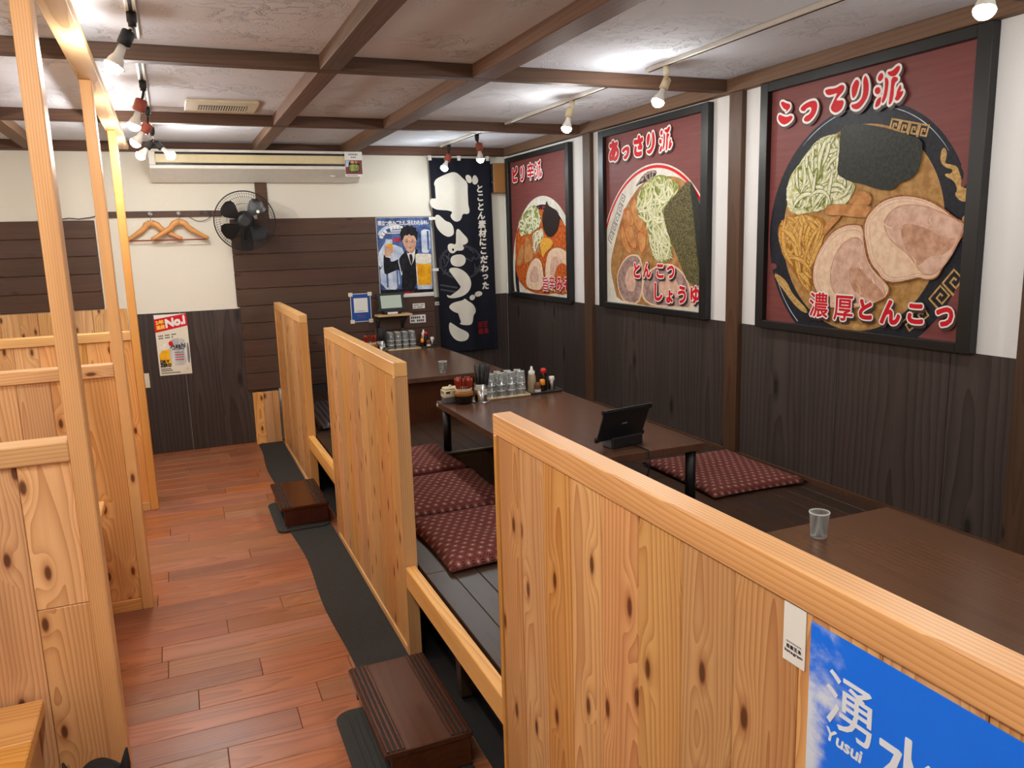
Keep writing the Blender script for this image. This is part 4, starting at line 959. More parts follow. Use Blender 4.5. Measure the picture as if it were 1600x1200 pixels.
# ------------------------------------------------------------------ navy cloth banner on the back wall
def banner():
    t = thing('cloth_banner', 'tall navy cloth banner with huge white brush lettering beside the wall speaker', 'banner', (2.38, 6.68, .63))
    x0, x1, z0, z1, Y0 = 2.105, 2.66, .625, 2.305, 6.69
    def pt(x, z):
        """x from the left hem, z up from the bottom"""
        s = 1-(z/1.68)
        return Vector((x0+.05*s+x*(1-.09*s*.5), Y0 + .010*math.sin(x*16+z*1.2)*(.3+s) + .004*math.sin(x*38-z*2), z0+z))
    bm = bmesh.new(); NX, NZ = 28, 44; g_ = []
    for side in (0, .002):
        g_.append([[bm.verts.new(pt(.557*i/NX, 1.68*j/NZ)+Vector((0, side, 0))) for i in range(NX+1)] for j in range(NZ+1)])
    for s_ in range(2):
        for j in range(NZ):
            for i in range(NX):
                f = bm.faces.new((g_[s_][j][i], g_[s_][j][i+1], g_[s_][j+1][i+1], g_[s_][j+1][i])); f.smooth = True
    cl = ob('cloth', bm, M['noren'], t)
    def lay(polys, mat, name, d):
        bm = bmesh.new()
        for p in polys:
            try: bm.faces.new([bm.verts.new((x, 0, z)) for x, z in p])
            except ValueError: pass
        bmesh.ops.triangulate(bm, faces=list(bm.faces)); bmesh.ops.subdivide_edges(bm, edges=[e for e in bm.edges if e.calc_length() > .03], cuts=2)
        bmesh.ops.triangulate(bm, faces=list(bm.faces)); bmesh.ops.subdivide_edges(bm, edges=[e for e in bm.edges if e.calc_length() > .03], cuts=1)
        for v in bm.verts: q = pt(v.co.x, v.co.z); v.co = q - Vector((0, d, 0))
        return ob(name, bm, mat, cl)
    # faint round emblem behind the lettering
    ring = []
    def rib(pts, w):
        for i in range(len(pts)-1):
            (a, b), (c, d) = pts[i], pts[i+1]; n = math.hypot(c-a, d-b) or 1; ox, oy = -(d-b)/n*w/2, (c-a)/n*w/2
            ring.append([(a+ox, b+oy), (c+ox, d+oy), (c-ox, d-oy), (a-ox, b-oy)])
    cx, cz = .235, .79
    for rr in (.205, .19): rib([(cx+rr*math.cos(2*math.pi*i/40), cz+rr*.72*math.sin(2*math.pi*i/40)) for i in range(41)], .006)
    R_ = random.Random(9)
    for bx_, bz in ((.10, .84), (.36, .82), (.38, .74), (.08, .74)):
        for _ in range(5):
            q = (bx_+R_.uniform(-.05, .05), bz+R_.uniform(-.05, .05)); a_ = R_.uniform(0, 3.1)
            rib([(q[0]+.03*s*math.cos(a_+s*.3), q[1]+.03*s*math.sin(a_+s*.3)) for s in range(3)], .008)
    for zz in (.60, .56): rib([(.02+.02*i, zz-.004*i) for i in range(9)], .014)
    lay(ring, M['noren_grey'], 'emblem', .0012)['kind'] = 'stuff'
    big = [chaikin([(x/1000, z/1000) for x, z in p], 2) for p in NOREN]
    lay(big, M['noren_w'], 'brush_lettering', .0024)
    lay([chaikin([(.149, .910), (.165, .916), (.172, .898), (.156, .888)], 1)], M['noren'], 'lettering_gap', .0032)
    # the small column of writing on the right
    def col(txt, xs, zs, h, mat, name, bold):
        bm = bmesh.new()
        n = len(txt)
        for i, ch in enumerate(txt):
            vs_, fs, a0, a1, b0, b1 = glyph(ch)
            if not fs: continue
            sc = h/0.92; cz_ = zs[0]+(zs[1]-zs[0])*i/(n-1); cx_ = xs[0]+(xs[1]-xs[0])*i/(n-1)
            for kz_, (ox, oz) in enumerate(((0,0), (bold,0), (-bold,0), (0,bold), (0,-bold))):
                nv = [bm.verts.new((cx_+(x-(a0+a1)/2)*sc*.95+ox+(y-(b0+b1)/2)*sc*.12, -kz_*2e-5, cz_+(y-(b0+b1)/2)*sc+oz)) for x, y in vs_]
                for f in fs:
                    try: bm.faces.new([nv[k] for k in f])
                    except ValueError: pass
        for v in bm.verts: q = pt(v.co.x, v.co.z); v.co = q - Vector((0, .0028-v.co.y, 0))
        ob(name, bm, mat, cl)
    col('とことん素材にこだわった', (.452, .462), (1.425, .575), .068, M['noren_w'], 'small_lettering', .0035)
    col('招龍', (.385, .388), (.225, .165), .05, M['noren_red'], 'red_seal', .002); col('王角', (.440, .443), (.225, .165), .05, M['noren_red'], 'red_seal', .002)
    bm = bmesh.new(); tube(bm, [(2.06, 6.69, 2.318), (2.72, 6.69, 2.318)], .006, 8); ob('hanging_rod', bm, M['white_plastic'], t)
    for xx in (2.112, 2.375, 2.64): box('loop', xx-.014, xx+.014, 6.680, 6.6995, 2.286, 2.326, M['white_paper'], t)
    for zz, xx in ((1.80, 2.09), (1.36, 2.10)): box('side_tab', xx-.01, xx+.045, 6.684, 6.687, zz-.012, zz+.012, M['white_paper'], t)
banner()

# ------------------------------------------------------------------ beer poster, notices, small signs on the back wall
YS = YB - .022
def beer():
    t = thing('beer_poster', 'beer poster of a person in a black suit raising a glass, beside the navy banner', 'poster', (1.86, YS, 1.13))
    box('sheet', 1.622, 2.106, YS-.0026, YS-.0006, 1.132, 1.816, M['white_paper'], t)
    a = Art((1.625, YS-.003, 1.135), (.001, 0, 0), (0, 0, .001), (0, -1, 0))
    a.poly([(0, 30), (478, 30), (478, 678), (0, 678)], M['b_blue'], 0)
    B = BEER; cl = (0, 478, 0, 678)
    a.poly([(0, 30), (478, 30), (478, 70), (0, 70)], M['b_suit'], 0, cl)
    a.poly(B['beam'], M['b_light'], 1, cl); a.poly([(0, 380), (60, 470), (90, 500), (60, 300), (0, 250)], M['b_light'], 1, cl)
    for k in ('tank', 'tank2'): a.poly(B[k], M['b_light'], 1, cl)
    for x0, y0, y1 in ((372, 395, 560), (440, 395, 560), (60, 90, 240), (150, 90, 240)): a.poly([(x0, y0), (x0+16, y0), (x0+16, y1), (x0, y1)], M['b_blue'], 0, cl)
    ap = B['arch']; a.poly([(5, 555), (55, 600), (120, 622), (205, 620), (205, 595), (120, 594), (65, 575), (20, 520)], M['b_light'], 1, cl)
    a.layer += 1; L = a.layer
    for i in range(8):
        t0, t1 = math.radians(158-i*11.5), math.radians(158-i*11.5-9)
        if i != 3: a.poly([(170+r_*1.05*math.cos(q), 455+r_*math.sin(q)) for q, r_ in ((t0, 128), (t0, 158), (t1, 158), (t1, 128))], M['white_paper'], 0, l=L)
    for i in range(9): a.poly([(118+i*11, 562), (127+i*11, 562), (127+i*11, 572), (118+i*11, 572)], M['white_paper'], 0, l=L); a.poly([(85+i*14, 545), (96+i*14, 545), (96+i*14, 554), (85+i*14, 554)], M['white_paper'], 0, l=L)
    a.line('DRY', 140, 476, 34, M['l_red'], 1.5)
    a.poly(B['suit'], M['b_suit'], 1, cl)
    a.poly([(168, 318), (188, 352), (210, 366), (214, 345), (196, 300), (205, 200), (192, 180), (180, 255)], M['b_light'], 1, cl); a.poly([(176, 318), (194, 352), (232, 380), (222, 330), (206, 250), (196, 200), (190, 250)], M['b_suit'], 1, cl)
    a.poly([(238, 395), (262, 372), (330, 408), (345, 398), (330, 350), (290, 268), (250, 330)], M['white_paper'], 0, cl)
    a.poly([(272, 366), (296, 366), (303, 330), (292, 262), (274, 322)], M['b_suit'], 0, cl)
    a.poly([(330, 410), (350, 404), (346, 340), (300, 240), (288, 262), (318, 330)], M['b_suit'], 0, cl); a.poly([(236, 396), (248, 392), (270, 320), (288, 262), (276, 240), (226, 350)], M['b_suit'], 0, cl)
    a.poly([(58, 365), (62, 350), (104, 340), (106, 358)], M['white_paper'], 0, cl)
    a.poly([(256, 430), (322, 430), (326, 395), (290, 368), (258, 396)], M['p_meat_d'], 1, cl)
    a.poly([(206, 503), (200, 545), (212, 575), (206, 590), (226, 588), (232, 608), (252, 598), (268, 618), (286, 600), (312, 612), (322, 594), (346, 590), (346, 566), (362, 548), (352, 520), (354, 488), (341, 478), (330, 500), (235, 500), (222, 478), (212, 486)], M['b_suit'], 0, cl)
    a.poly(B['face'], M['b_skin'], 2, cl)
    a.poly([(214, 488), (218, 520), (232, 545), (262, 556), (300, 560), (335, 545), (346, 515), (344, 484), (334, 508), (320, 528), (300, 520), (282, 538), (262, 524), (244, 530), (232, 512), (224, 490)], M['b_suit'], 0, cl)
    a.ribbon([(240, 472), (252, 483), (274, 482), (282, 470), (272, 460), (250, 460), (240, 472)], 2.5, M['b_suit']); a.ribbon([(292, 471), (302, 483), (324, 482), (332, 472), (322, 460), (302, 460), (292, 471)], 2.5, M['b_suit']); a.ribbon([(282, 474), (292, 474)], 2.5, M['b_suit'])
    for ex in (258, 308): a.poly([(ex-13, 474), (ex, 480), (ex+13, 476), (ex, 470)], M['b_suit'], 1, cl); a.poly([(ex-15, 490), (ex, 497), (ex+15, 491), (ex, 491)], M['b_suit'], 1, cl)
    a.poly([(284, 470), (279, 440), (292, 436), (288, 470)], M['p_meat_d'], 1, cl); a.poly([(268, 420), (284, 426), (302, 420), (284, 412)], M['p_char'], 1, cl)
    a.poly(B['gls'], M['b_light'], 0, cl); a.poly(B['beer1'], M['b_beer'], 0, cl); a.poly(B['hand'], M['b_skin'], 1, cl)
    for i in range(4): a.ribbon([(58, 440-i*14), (85, 436-i*14), (108, 425-i*14)], 10, M['b_skin']); a.ribbon([(58, 433-i*14), (85, 429-i*14), (106, 419-i*14)], 2, M['p_meat_d'])
    a.poly(B['mug'], M['b_light'], 0, cl); a.poly(B['liq'], M['b_beer'], 0, cl); a.poly(B['foam'], M['b_foam'], 1, cl)
    a.poly([(330, 100), (340, 100), (336, 260), (327, 260)], M['b_foam'], 0, cl)
    a.line('際立つ飲みごたえ、冴えわたるキレ', 14, 618, 30, M['white_paper'], 1.2, width=450)
    a.poly([(205, 2), (478, 12), (478, 32), (205, 30)], M['white_paper'], 0); a.line('DRY', 210, 34, 12, M['l_red'], 1, width=90)
    a.build('print', t)
beer()
def paper(name, label, cat, x0, x1, z0, z1, yface, mat, art=None, th=.0016, group=None):
    t = thing(name, label, cat, ((x0+x1)/2, yface, z0), group)
    box('sheet', x0, x1, yface-th, yface-.0002, z0, z1, mat, t)
    if art:
        a = Art((x0, yface-th-.0002, z0), (x1-x0, 0, 0), (0, 0, z1-z0), (0, -1, 0)); art(a, (x1-x0)/(z1-z0)); a.build('print', t)
    return t
def qr_art(a, asp):
    a.poly([(0, 0), (1, 0), (1, 1), (0, 1)], M['white_paper'], 0)
    a.poly([(.03, .02), (.97, .02), (.97, .98), (.03, .98)], M['sign_blue'], 0)
    a.poly([(.16, .33), (.84, .33), (.84, .84), (.16, .84)], M['white_paper'], 0)
    for i in range(12): a.poly([(.3+.033*i, .375), (.325+.033*i, .375), (.325+.033*i, .395), (.3+.033*i, .395)], M['ink_grey'], 0, l=a.layer)
    L = a.layer+1
    for i in range(9): a.poly([(.3+.042*i, .22), (.333+.042*i, .22), (.333+.042*i, .24), (.3+.042*i, .24)], M['l_red'], 0, l=L); a.poly([(.3+.045*i, .15), (.33+.045*i, .15), (.33+.045*i, .175), (.3+.045*i, .175)], M['ink_grey'], 0, l=L)
t = paper('wall_notice', 'blue and white taped notice on the brown boards, left of the wall tablet', 'notice', 1.362, 1.537, .945, 1.186, YS, M['white_paper'], qr_art)
for xx, zz in ((1.365, 1.18), (1.53, 1.18), (1.37, .95), (1.53, .95)): box('tape', xx-.018, xx+.018, YS-.0042, YS-.0034, zz-.016, zz+.016, M['paper_cream'], t)
def lines_art(n, cols, mm, u0=.08, u1=.92):
    def f(a, asp):
        a.layer += 1; L = a.layer
        for j in range(n):
            v = .88-.8*(j+.5)/n
            for i in range(cols):
                if (i*7+j*3) % 6 == 5: continue
                u = u0+(u1-u0)*i/cols; a.poly([(u, v-.25/n), (u+(u1-u0)/cols*.7, v-.25/n), (u+(u1-u0)/cols*.7, v+.25/n), (u, v+.25/n)], mm, 0, l=L)
    return f
paper('paper_slip', 'small white paper slip on the brown boards right of the wall tablet', 'slip', 1.906, 2.016, 1.028, 1.073, YS, M['white_paper'], lines_art(2, 9, M['ink_grey']))
paper('switch_chart', 'white chart of dark marks under the paper slip, right of the shelf', 'chart', 1.874, 2.018, .903, .973, YS, M['white_paper'], lines_art(2, 7, M['ink']))
paper('paper_slip', 'small white paper slip stuck beside the hem of the navy banner', 'slip', 2.113, 2.19, 1.046, 1.076, YB-.0095, M['white_paper'], lines_art(1, 8, M['ink_grey']))
def no1(a, asp):
    a.poly([(0, 0), (1, 0), (1, 1), (0, 1)], M['paper_cream'], 0)
    a.poly([(0, .93), (1, 1.0), (1, .80), (0, .71)], M['l_red'], 0)
    a.poly([(0, 1), (0, .93), (1, 1.0)], M['white_paper'], 0)
    a.line('2年', .04, .845, .05, M['l_yellow'], .006, rot=.06, width=.26); a.line('連続', .05, .765, .05, M['l_yellow'], .006, rot=.06, width=.26)
    a.line('No.1', .345, .79, .13, M['white_paper'], .016, rot=.09, width=.62)
    lines_art_ = [(.08, .64, 12, M['ink']), (.08, .60, 9, M['ink'])]
    a.layer += 1; L = a.layer
    for u, v, n_, mm in lines_art_:
        for i in range(n_):
            if i % 4 != 3: a.poly([(u+i*.05, v+i*.002), (u+.036+i*.05, v+i*.002), (u+.036+i*.05, v+.022+i*.002), (u+i*.05, v+.022+i*.002)], mm, 0, l=L)
    a.poly([(.05, .16), (.46, .16), (.46, .46), (.05, .41)], M['b_beer'], 1); a.poly([(.06, .40), (.44, .44), (.40, .52), (.2, .53), (.08, .48)], M['b_foam'], 2)
    a.poly([(.37, .15), (.92, .15), (.93, .52), (.88, .57), (.75, .60), (.55, .60), (.42, .57), (.37, .52)], M['b_can'], 1)
    a.poly([(.9, .17), (.98, .2), (.98, .5), (.92, .53)], M['ink_grey'], 1)
    a.line('Asahi', .41, .445, .075, M['ink'], .006, width=.48); a.line('DRY ZERO', .46, .415, .02, M['ink'], .003, width=.38)
    for i in range(4): a.poly([(.52, .36-.04*i), (.80, .36-.04*i), (.80, .375-.04*i), (.52, .375-.04*i)], M['l_red'] if i % 2 else M['ink_grey'], 0)
    a.ell(.43, .52, .07, .04, M['l_red'])
    a.line('DRY', .06, .205, .05, M['ink'], .008, width=.28); a.line('ZERO', .05, .145, .05, M['ink'], .008, width=.34)
    a.layer += 1; L = a.layer
    for v, n_ in ((.10, 7), (.07, 8), (.03, 13)):
        for i in range(n_): a.poly([(.06+i*.045, v), (.09+i*.045, v), (.09+i*.045, v+.018), (.06+i*.045, v+.018)], M['ink'], 0, l=L)
    a.text('円', .87, .09, .03, M['ink'])
t = paper('drink_poster', 'small canned drink poster with a red No.1 band on the charcoal panels', 'poster', -.170, .066, .625, 1.104, YB-.0095, M['paper_cream'], no1)
# switch plate half behind the far post
t = thing('switch_plate', 'ivory switch plate on the charcoal panels beside the far left post', 'switch', (-.29, YB-.01, .54))
box('plate', -.335, -.248, YB-.018, YB-.0095, .54, .655, M['ivory_plastic'], t, .002); box('rocker', -.312, -.272, YB-.022, YB-.0182, .57, .625, M['white_plastic'], t, .001)

# ------------------------------------------------------------------ stickers on the nearest partition
def pface(name, label, cat, y0, y1, z0, z1, art, mat):
    t = thing(name, label, cat, (.709, (y0+y1)/2, z0))
    box('sheet', .7123, .7135, y0, y1, z0, z1, mat, t)
    a = Art((.7120, y1, z0), (0, -(y1-y0), 0), (0, 0, z1-z0), (-1, 0, 0)); art(a, (y1-y0)/(z1-z0)); a.build('print', t)
    return t
def stick(a, asp):
    a.layer = 0
    for i in range(10): a.poly([(.16+i*.07, .335), (.205+i*.07, .335), (.205+i*.07, .36), (.16+i*.07, .36)], M['ink_grey'], 0, l=3)
    for i, ch in enumerate('招龍王角'): a.text(ch, .24+i*.175, .27, .062, M['ink'], .15, .0035, l=3, asp=asp)
    a.line('Instagram', .10, .165, .05, M['ink'], .0035, l=3, width=.82)
pface('paper_label', 'small white label under the cap rail beside the blue sky poster', 'label', .7325, .773, 1.030, 1.1135, stick, M['white_paper'])
def sky(a, asp):
    a.layer = 0
    W = .62; Hh = .70
    ch = lambda c, y, z, h, b: a.text(c, (.724-y)/W, (z-.405)/Hh, h/Hh, M['sky_text'], None, b/Hh, l=3, asp=W/Hh)
    ch('湧', .657, 1.021, .074, .0005); ch('水', .570, .992, .080, .0014)
    a.line('Yusui', (.724-.693)/W, (.960-.405)/Hh, .018/Hh, M['sky_text'], .0012, l=3, shear=.2, width=.06/W)
t = thing('water_poster', 'bright blue sky poster with white brush characters on the nearest partition', 'poster', (.709, .41, .405))
box('sheet', .7126, .7136, .104, .724, .405, 1.106, M['sky_print'], t)
a = Art((.7124, .724, .405), (0, -.62, 0), (0, 0, .70), (-1, 0, 0)); sky(a, 1); a.build('lettering', t)
# ------------------------------------------------------------------ air conditioner, fan, vent, speaker, hangers
t = thing('air_conditioner', 'long white air conditioner hung under the ceiling on the back wall', 'air conditioner', (.7, 6.6, 2.1))
ax0, ax1 = -.082, 1.487
bm = bmesh.new(); prism(bm, [(6.505, 2.19), (6.505, 2.366), (YB-.002, 2.322), (YB-.002, 2.105), (6.68, 2.10)], 'X', ax0, ax1)
bm.free(); bm = bmesh.new(); prism(bm, [(6.51, 2.187), (6.51, 2.328), (YB-.118, 2.328), (YB-.118, 2.325), (YB-.002, 2.325), (YB-.002, 2.102), (6.67, 2.102)], 'X', ax0, ax1)
ob('body', bm, M['white_plastic'], t, True, .004, 1)
box('top_panel', ax0+.002, ax1-.002, 6.495, 6.509, 2.318, 2.327, M['white_plastic'], t, .002)
box('top_panel', ax0, ax1, 6.488, 6.5095, 2.3075, 2.318, M['white_plastic'], t, .002)
box('slot', ax0+.045, ax1-.02, 6.500, 6.5095, 2.292, 2.307, M['black_gloss'], t)
box('front_panel', ax0+.045, ax1-.02, 6.490, 6.5095, 2.229, 2.2915, M['cream_plastic'], t, .004)
box('slot', ax0+.045, ax1-.02, 6.500, 6.5095, 2.213, 2.2285, M['black_gloss'], t)
box('lower_lip', ax0, ax1, 6.485, 6.5095, 2.186, 2.2125, M['white_plastic'], t, .004)
box('end_cap', ax0, ax0+.0445, 6.490, 6.5095, 2.213, 2.3072, M['white_plastic'], t, .004)
box('grip_label', 1.24, 1.275, 6.575, 6.605, 2.1385, 2.1485, M['white_paper'], t)
def acs(a, asp):
    a.poly([(0, 0), (1, 0), (1, 1), (0, 1)], M['white_paper'], 0)
    a.poly([(.02, .10), (.98, .10), (.98, .66), (.02, .66)], M['p_red_wood'], 0)
    a.poly([(.05, .38), (.28, .42), (.28, .65), (.05, .65)], M['b_light'], 0); a.poly([(.2, .2), (.2, .55), (.3, .62), (.82, .6), (.85, .25), (.6, .17)], M['b_suit'], 1)
    a.poly([(.24, .22), (.22, .46), (.45, .5), (.80, .48), (.80, .25), (.5, .2)], M['p_green'], 1); a.ell(.42, .58, .11, .06, M['b_skin']); a.ell(.64, .58, .09, .06, M['p_menma'])
    a.layer += 1; L = a.layer
    for i in range(6): a.poly([(.24+i*.088, .855), (.305+i*.088, .855), (.305+i*.088, .915), (.24+i*.088, .915)], M['ink_grey'], 0, l=L)
    for i in range(3): a.poly([(.37+i*.1, .75), (.44+i*.1, .75), (.44+i*.1, .80), (.37+i*.1, .80)], M['ink_grey'], 0, l=L)
    for i in range(9): a.poly([(.08+i*.07, .03), (.13+i*.07, .03), (.13+i*.07, .065), (.08+i*.07, .065)], M['ink_grey'], 0, l=L)
paper('photo_notice', 'small photo notice taped over the right end of the air conditioner', 'notice', 1.342, 1.482, 2.132, 2.37-.045, 6.4845, M['white_paper'], acs)

def fan():
    t = thing('wall_fan', 'black wall fan with a round wire guard beside the coat hangers', 'fan', (.545, 6.70, 1.80))
    c = Vector((.545, 6.46, 1.800)); Rg = .222
    ax = Vector((-.06, -1, -.06)).normalized(); ux = ax.orthogonal().normalized(); ux = Vector((1, ax.x/-ax.y*-1*-1, 0)).normalized(); ux = (ux-ax*ux.dot(ax)).normalized(); uz = ux.cross(ax).normalized()*-1
    if uz.z < 0: uz = -uz
    P = lambda r, a, d: c + ux*(r*math.cos(a)) + uz*(r*math.sin(a)) + ax*d
    bm = bmesh.new(); tube(bm, [P(Rg, 2*math.pi*i/48, 0) for i in range(49)], .0045, 6); ob('guard_rim', bm, M['black_metal'], t)
    for s, nm in ((.055, 'front_guard'), (-.075, 'rear_guard')):
        bm = bmesh.new(); n = 72
        for k in range(n):
            a0 = 2*math.pi*k/n
            tube(bm, [P(.05, a0, s), P(.13, a0+.12, s*.96), P(.195, a0+.2, s*.62), P(Rg-.002, a0+.23, 0)], .0009, 4, False)
        for r_, d_ in ((.13, .96), (.18, .74), (.205, .45)):
            tube(bm, [P(r_, 2*math.pi*i/40, s*d_) for i in range(41)], .0011, 4, False)
        o = ob(nm, bm, M['black_metal'], t, kind='stuff')
    bm = bmesh.new()
    def disc(r0, d0, r1, d1): 
        A = [bm.verts.new(P(r0, 2*math.pi*i/28, d0)) for i in range(28)]; B = [bm.verts.new(P(r1, 2*math.pi*i/28, d1)) for i in range(28)]
        for i in range(28): bm.faces.new((A[i], A[(i+1)%28], B[(i+1)%28], B[i]))
        return A, B
    A, B = disc(.052, .050, .052, .062); A2, B2 = disc(.052, .062, .036, .070); bm.faces.new(A[::-1]); bm.faces.new(B2)
    bmesh.ops.remove_doubles(bm, verts=list(bm.verts), dist=1e-5); ob('guard_badge', bm, M['black_plastic'], t)
    bm = bmesh.new(); A, B = disc(.045, -.03, .042, .035); bm.faces.new(A[::-1]); bm.faces.new(B); ob('hub', bm, M['black_gloss'], t)
    for a_ in (146, 52, 216, 320):
        a0 = math.radians(a_); bm = bmesh.new(); rows = []
        for r_, w0, w1, d in ((.035, -.30, .30, 0), (.07, -.36, .34, 0), (.11, -.48, .40, 0), (.15, -.52, .38, 0), (.178, -.44, .28, 0), (.192, -.26, .10, 0)):
            rows.append([(r_, a0+w0+(w1-w0)*i/6, .018-.036*i/6) for i in range(7)])
        for off in (0, .003):
            vv = [[bm.verts.new(P(r_, a, d+off)) for r_, a, d in row] for row in rows]
            for j in range(len(rows)-1):
                for i in range(6): f = bm.faces.new((vv[j][i], vv[j][i+1], vv[j+1][i+1], vv[j+1][i])); f.smooth = True
        ob('blade', bm, M['blade_black'], t)
    bm = bmesh.new(); A, B = disc(.06, -.165, .075, -.085); A2, B2 = disc(.045, -.19, .06, -.165); bm.faces.new(B); bm.faces.new(A2[::-1]); bmesh.ops.remove_doubles(bm, verts=list(bm.verts), dist=1e-5)
    ob('motor_housing', bm, M['black_plastic'], t)
    bm = bmesh.new(); tube(bm, [P(0, 0, -.13), P(0, 0, -.13)+Vector((0, .05, -.09)), Vector((.565, 6.735, 1.66))], .018, 10); ob('bracket_arm', bm, M['black_plastic'], t)
    box('wall_plate', .52, .61, 6.7245-.02, 6.7245, 1.58, 1.74, M['black_plastic'], t, .004)
    bm = bmesh.new(); q = P(.12, math.radians(35), .060); tube(bm, [q, q+ax*.004], .012, 12); ob('round_sticker', bm, M['white_paper'], t)
fan()

t = thing('ceiling_vent', 'white slotted ventilation grille in the ceiling before the air conditioner', 'vent', (.34, 4.92, ZC))
vx0, vx1, vy0, vy1 = .150, .535, 4.735, 5.13
bm = bmesh.new(); prism(bm, rrect(vx0, vx1, vy0, vy1, .01, 2), 'Z', ZC-.014, ZC-.0005); ob('plate', bm, M['ivory_plastic'], t, True, .003, 1)
box('recess', vx0+.07, vx1-.06, vy0+.12, vy1-.12, ZC-.0155, ZC-.0142, M['plate_groove'], t)
for i in range(19):
    xx = vx0+.078+i*.0133
    box('slat', xx, xx+.0052, vy0+.12, vy1-.12, ZC-.0185, ZC-.0157, M['ivory_plastic'], t)

t = thing('wall_speaker', 'small wooden box speaker high in the corner beside the navy banner', 'speaker', (2.75, 6.6, 2.0))
box('cabinet', 2.672, 2.812, 6.634, 6.742, 2.012, 2.262, M['speaker_wood'], t, .004)
box('baffle', 2.662, 2.6715, 6.638, 6.738, 2.017, 2.257, M['black_plastic'], t, .002)
for r_, zz in ((.044, 2.10), (.024, 2.19)):
    bm = bmesh.new(); lathe(bm, [(0, .004), (r_*.35, .004), (r_*.8, -.004), (r_, .008), (r_*1.08, .006), (r_*1.08, 0)], 24); o = ob('speaker_cone', bm, M['black_gloss'], t, world=False); o.location = Vector((2.6618, 6.688, zz))-t.location; o.rotation_euler = (0, -math.pi/2, 0)

t = thing('hook_rail', 'dark wooden hook rail on the back wall left of the fan', 'rail', (0, YB-.02, 1.85))
box('board', -.42, .40, YB-.022, YB-.0005, 1.848, 1.893, M['beam_x'], t, .002)
for xx in (-.118, .084):
    bm = bmesh.new(); tube(bm, [(xx, YB-.0225, 1.877), (xx, YB-.05, 1.872)], .010, 10); tube(bm, [(xx, YB-.05, 1.872), (xx, YB-.056, 1.874)], .013, 10); ob('peg', bm, M['chrome'], t)
for xx in (.25, .305): box('cable_clip', xx-.012, xx+.012, YB-.034, YB-.0222, 1.866, 1.890, M['black_plastic'], t)
bm = bmesh.new(); tube(bm, [(.16+.0175*i, YB-.028, 1.846-.035*math.sin(math.pi*i/9)) for i in range(10)]+[(.317, YB-.028, 1.87)], .0025, 6); o = ob('fan_cable', bm, M['black_plastic']); tag(o, 'thin black cord sagging under the hook rail beside the fan', 'cord')
bm = bmesh.new(); tube(bm, [(-.86, YB-.026, 1.845), (-.75, YB-.026, 1.838), (-.66, YB-.027, 1.85), (-.60, YB-.028, 1.842), (-.52, YB-.028, 1.852), (-.42, YB-.028, 1.88)], .0035, 6); o = ob('power_cable', bm, M['black_plastic']); tag(o, 'black cord along the top of the left brown boards', 'cord')
def hanger(label, cx, cz, lx, rx, bz, y):
    t = thing('coat_hanger', label, 'hanger', (cx, y, bz), 'wooden coat hangers on the hook rail')
    def arm(p, q, nm):
        bm = bmesh.new(); pts = []
        for i in range(11):
            s = i/10; x = p[0]+(q[0]-p[0])*s; z = p[1]+(q[1]-p[1])*(s**1.0) - .018*math.sin(math.pi*s)*(-1 if s < .3 else .35)
            pts.append((x, y-.012*s*s, z))
        tube(bm, pts, [.025-.012*(i/10) for i in range(11)], 8)
        for v in bm.verts: v.co.y = y + (v.co.y-y)*.55
        ob(nm, bm, M['hanger_wood'], t)
    arm((cx+.0, cz-.012), (lx, bz+.012), 'left_arm'); arm((cx+.0005, cz-.012), (rx, bz+.012), 'right_arm')
    bm = bmesh.new(); tube(bm, [(lx+.01, y-.004, bz+.006), (rx-.01, y-.004, bz+.006)], .005, 8); ob('trouser_bar', bm, M['red_socket'], t)
    bm = bmesh.new(); hz = 1.884
    tube(bm, [(cx, y, cz+.001), (cx, y, hz-.02)] + [(cx+.004+.010*math.sin(a), y+.004, hz-.004+.012*(-math.cos(a))*-1-.01) for a in (0.2, .9, 1.6, 2.4, 3.0)], .0022, 6); ob('hook', bm, M['steel'], t)
hanger('left wooden coat hanger on the hook rail', -.115, 1.815, -.292, .092, 1.668, 6.694)
hanger('right wooden coat hanger on the hook rail, overlapping the other', .083, 1.822, -.123, .280, 1.667, 6.672)

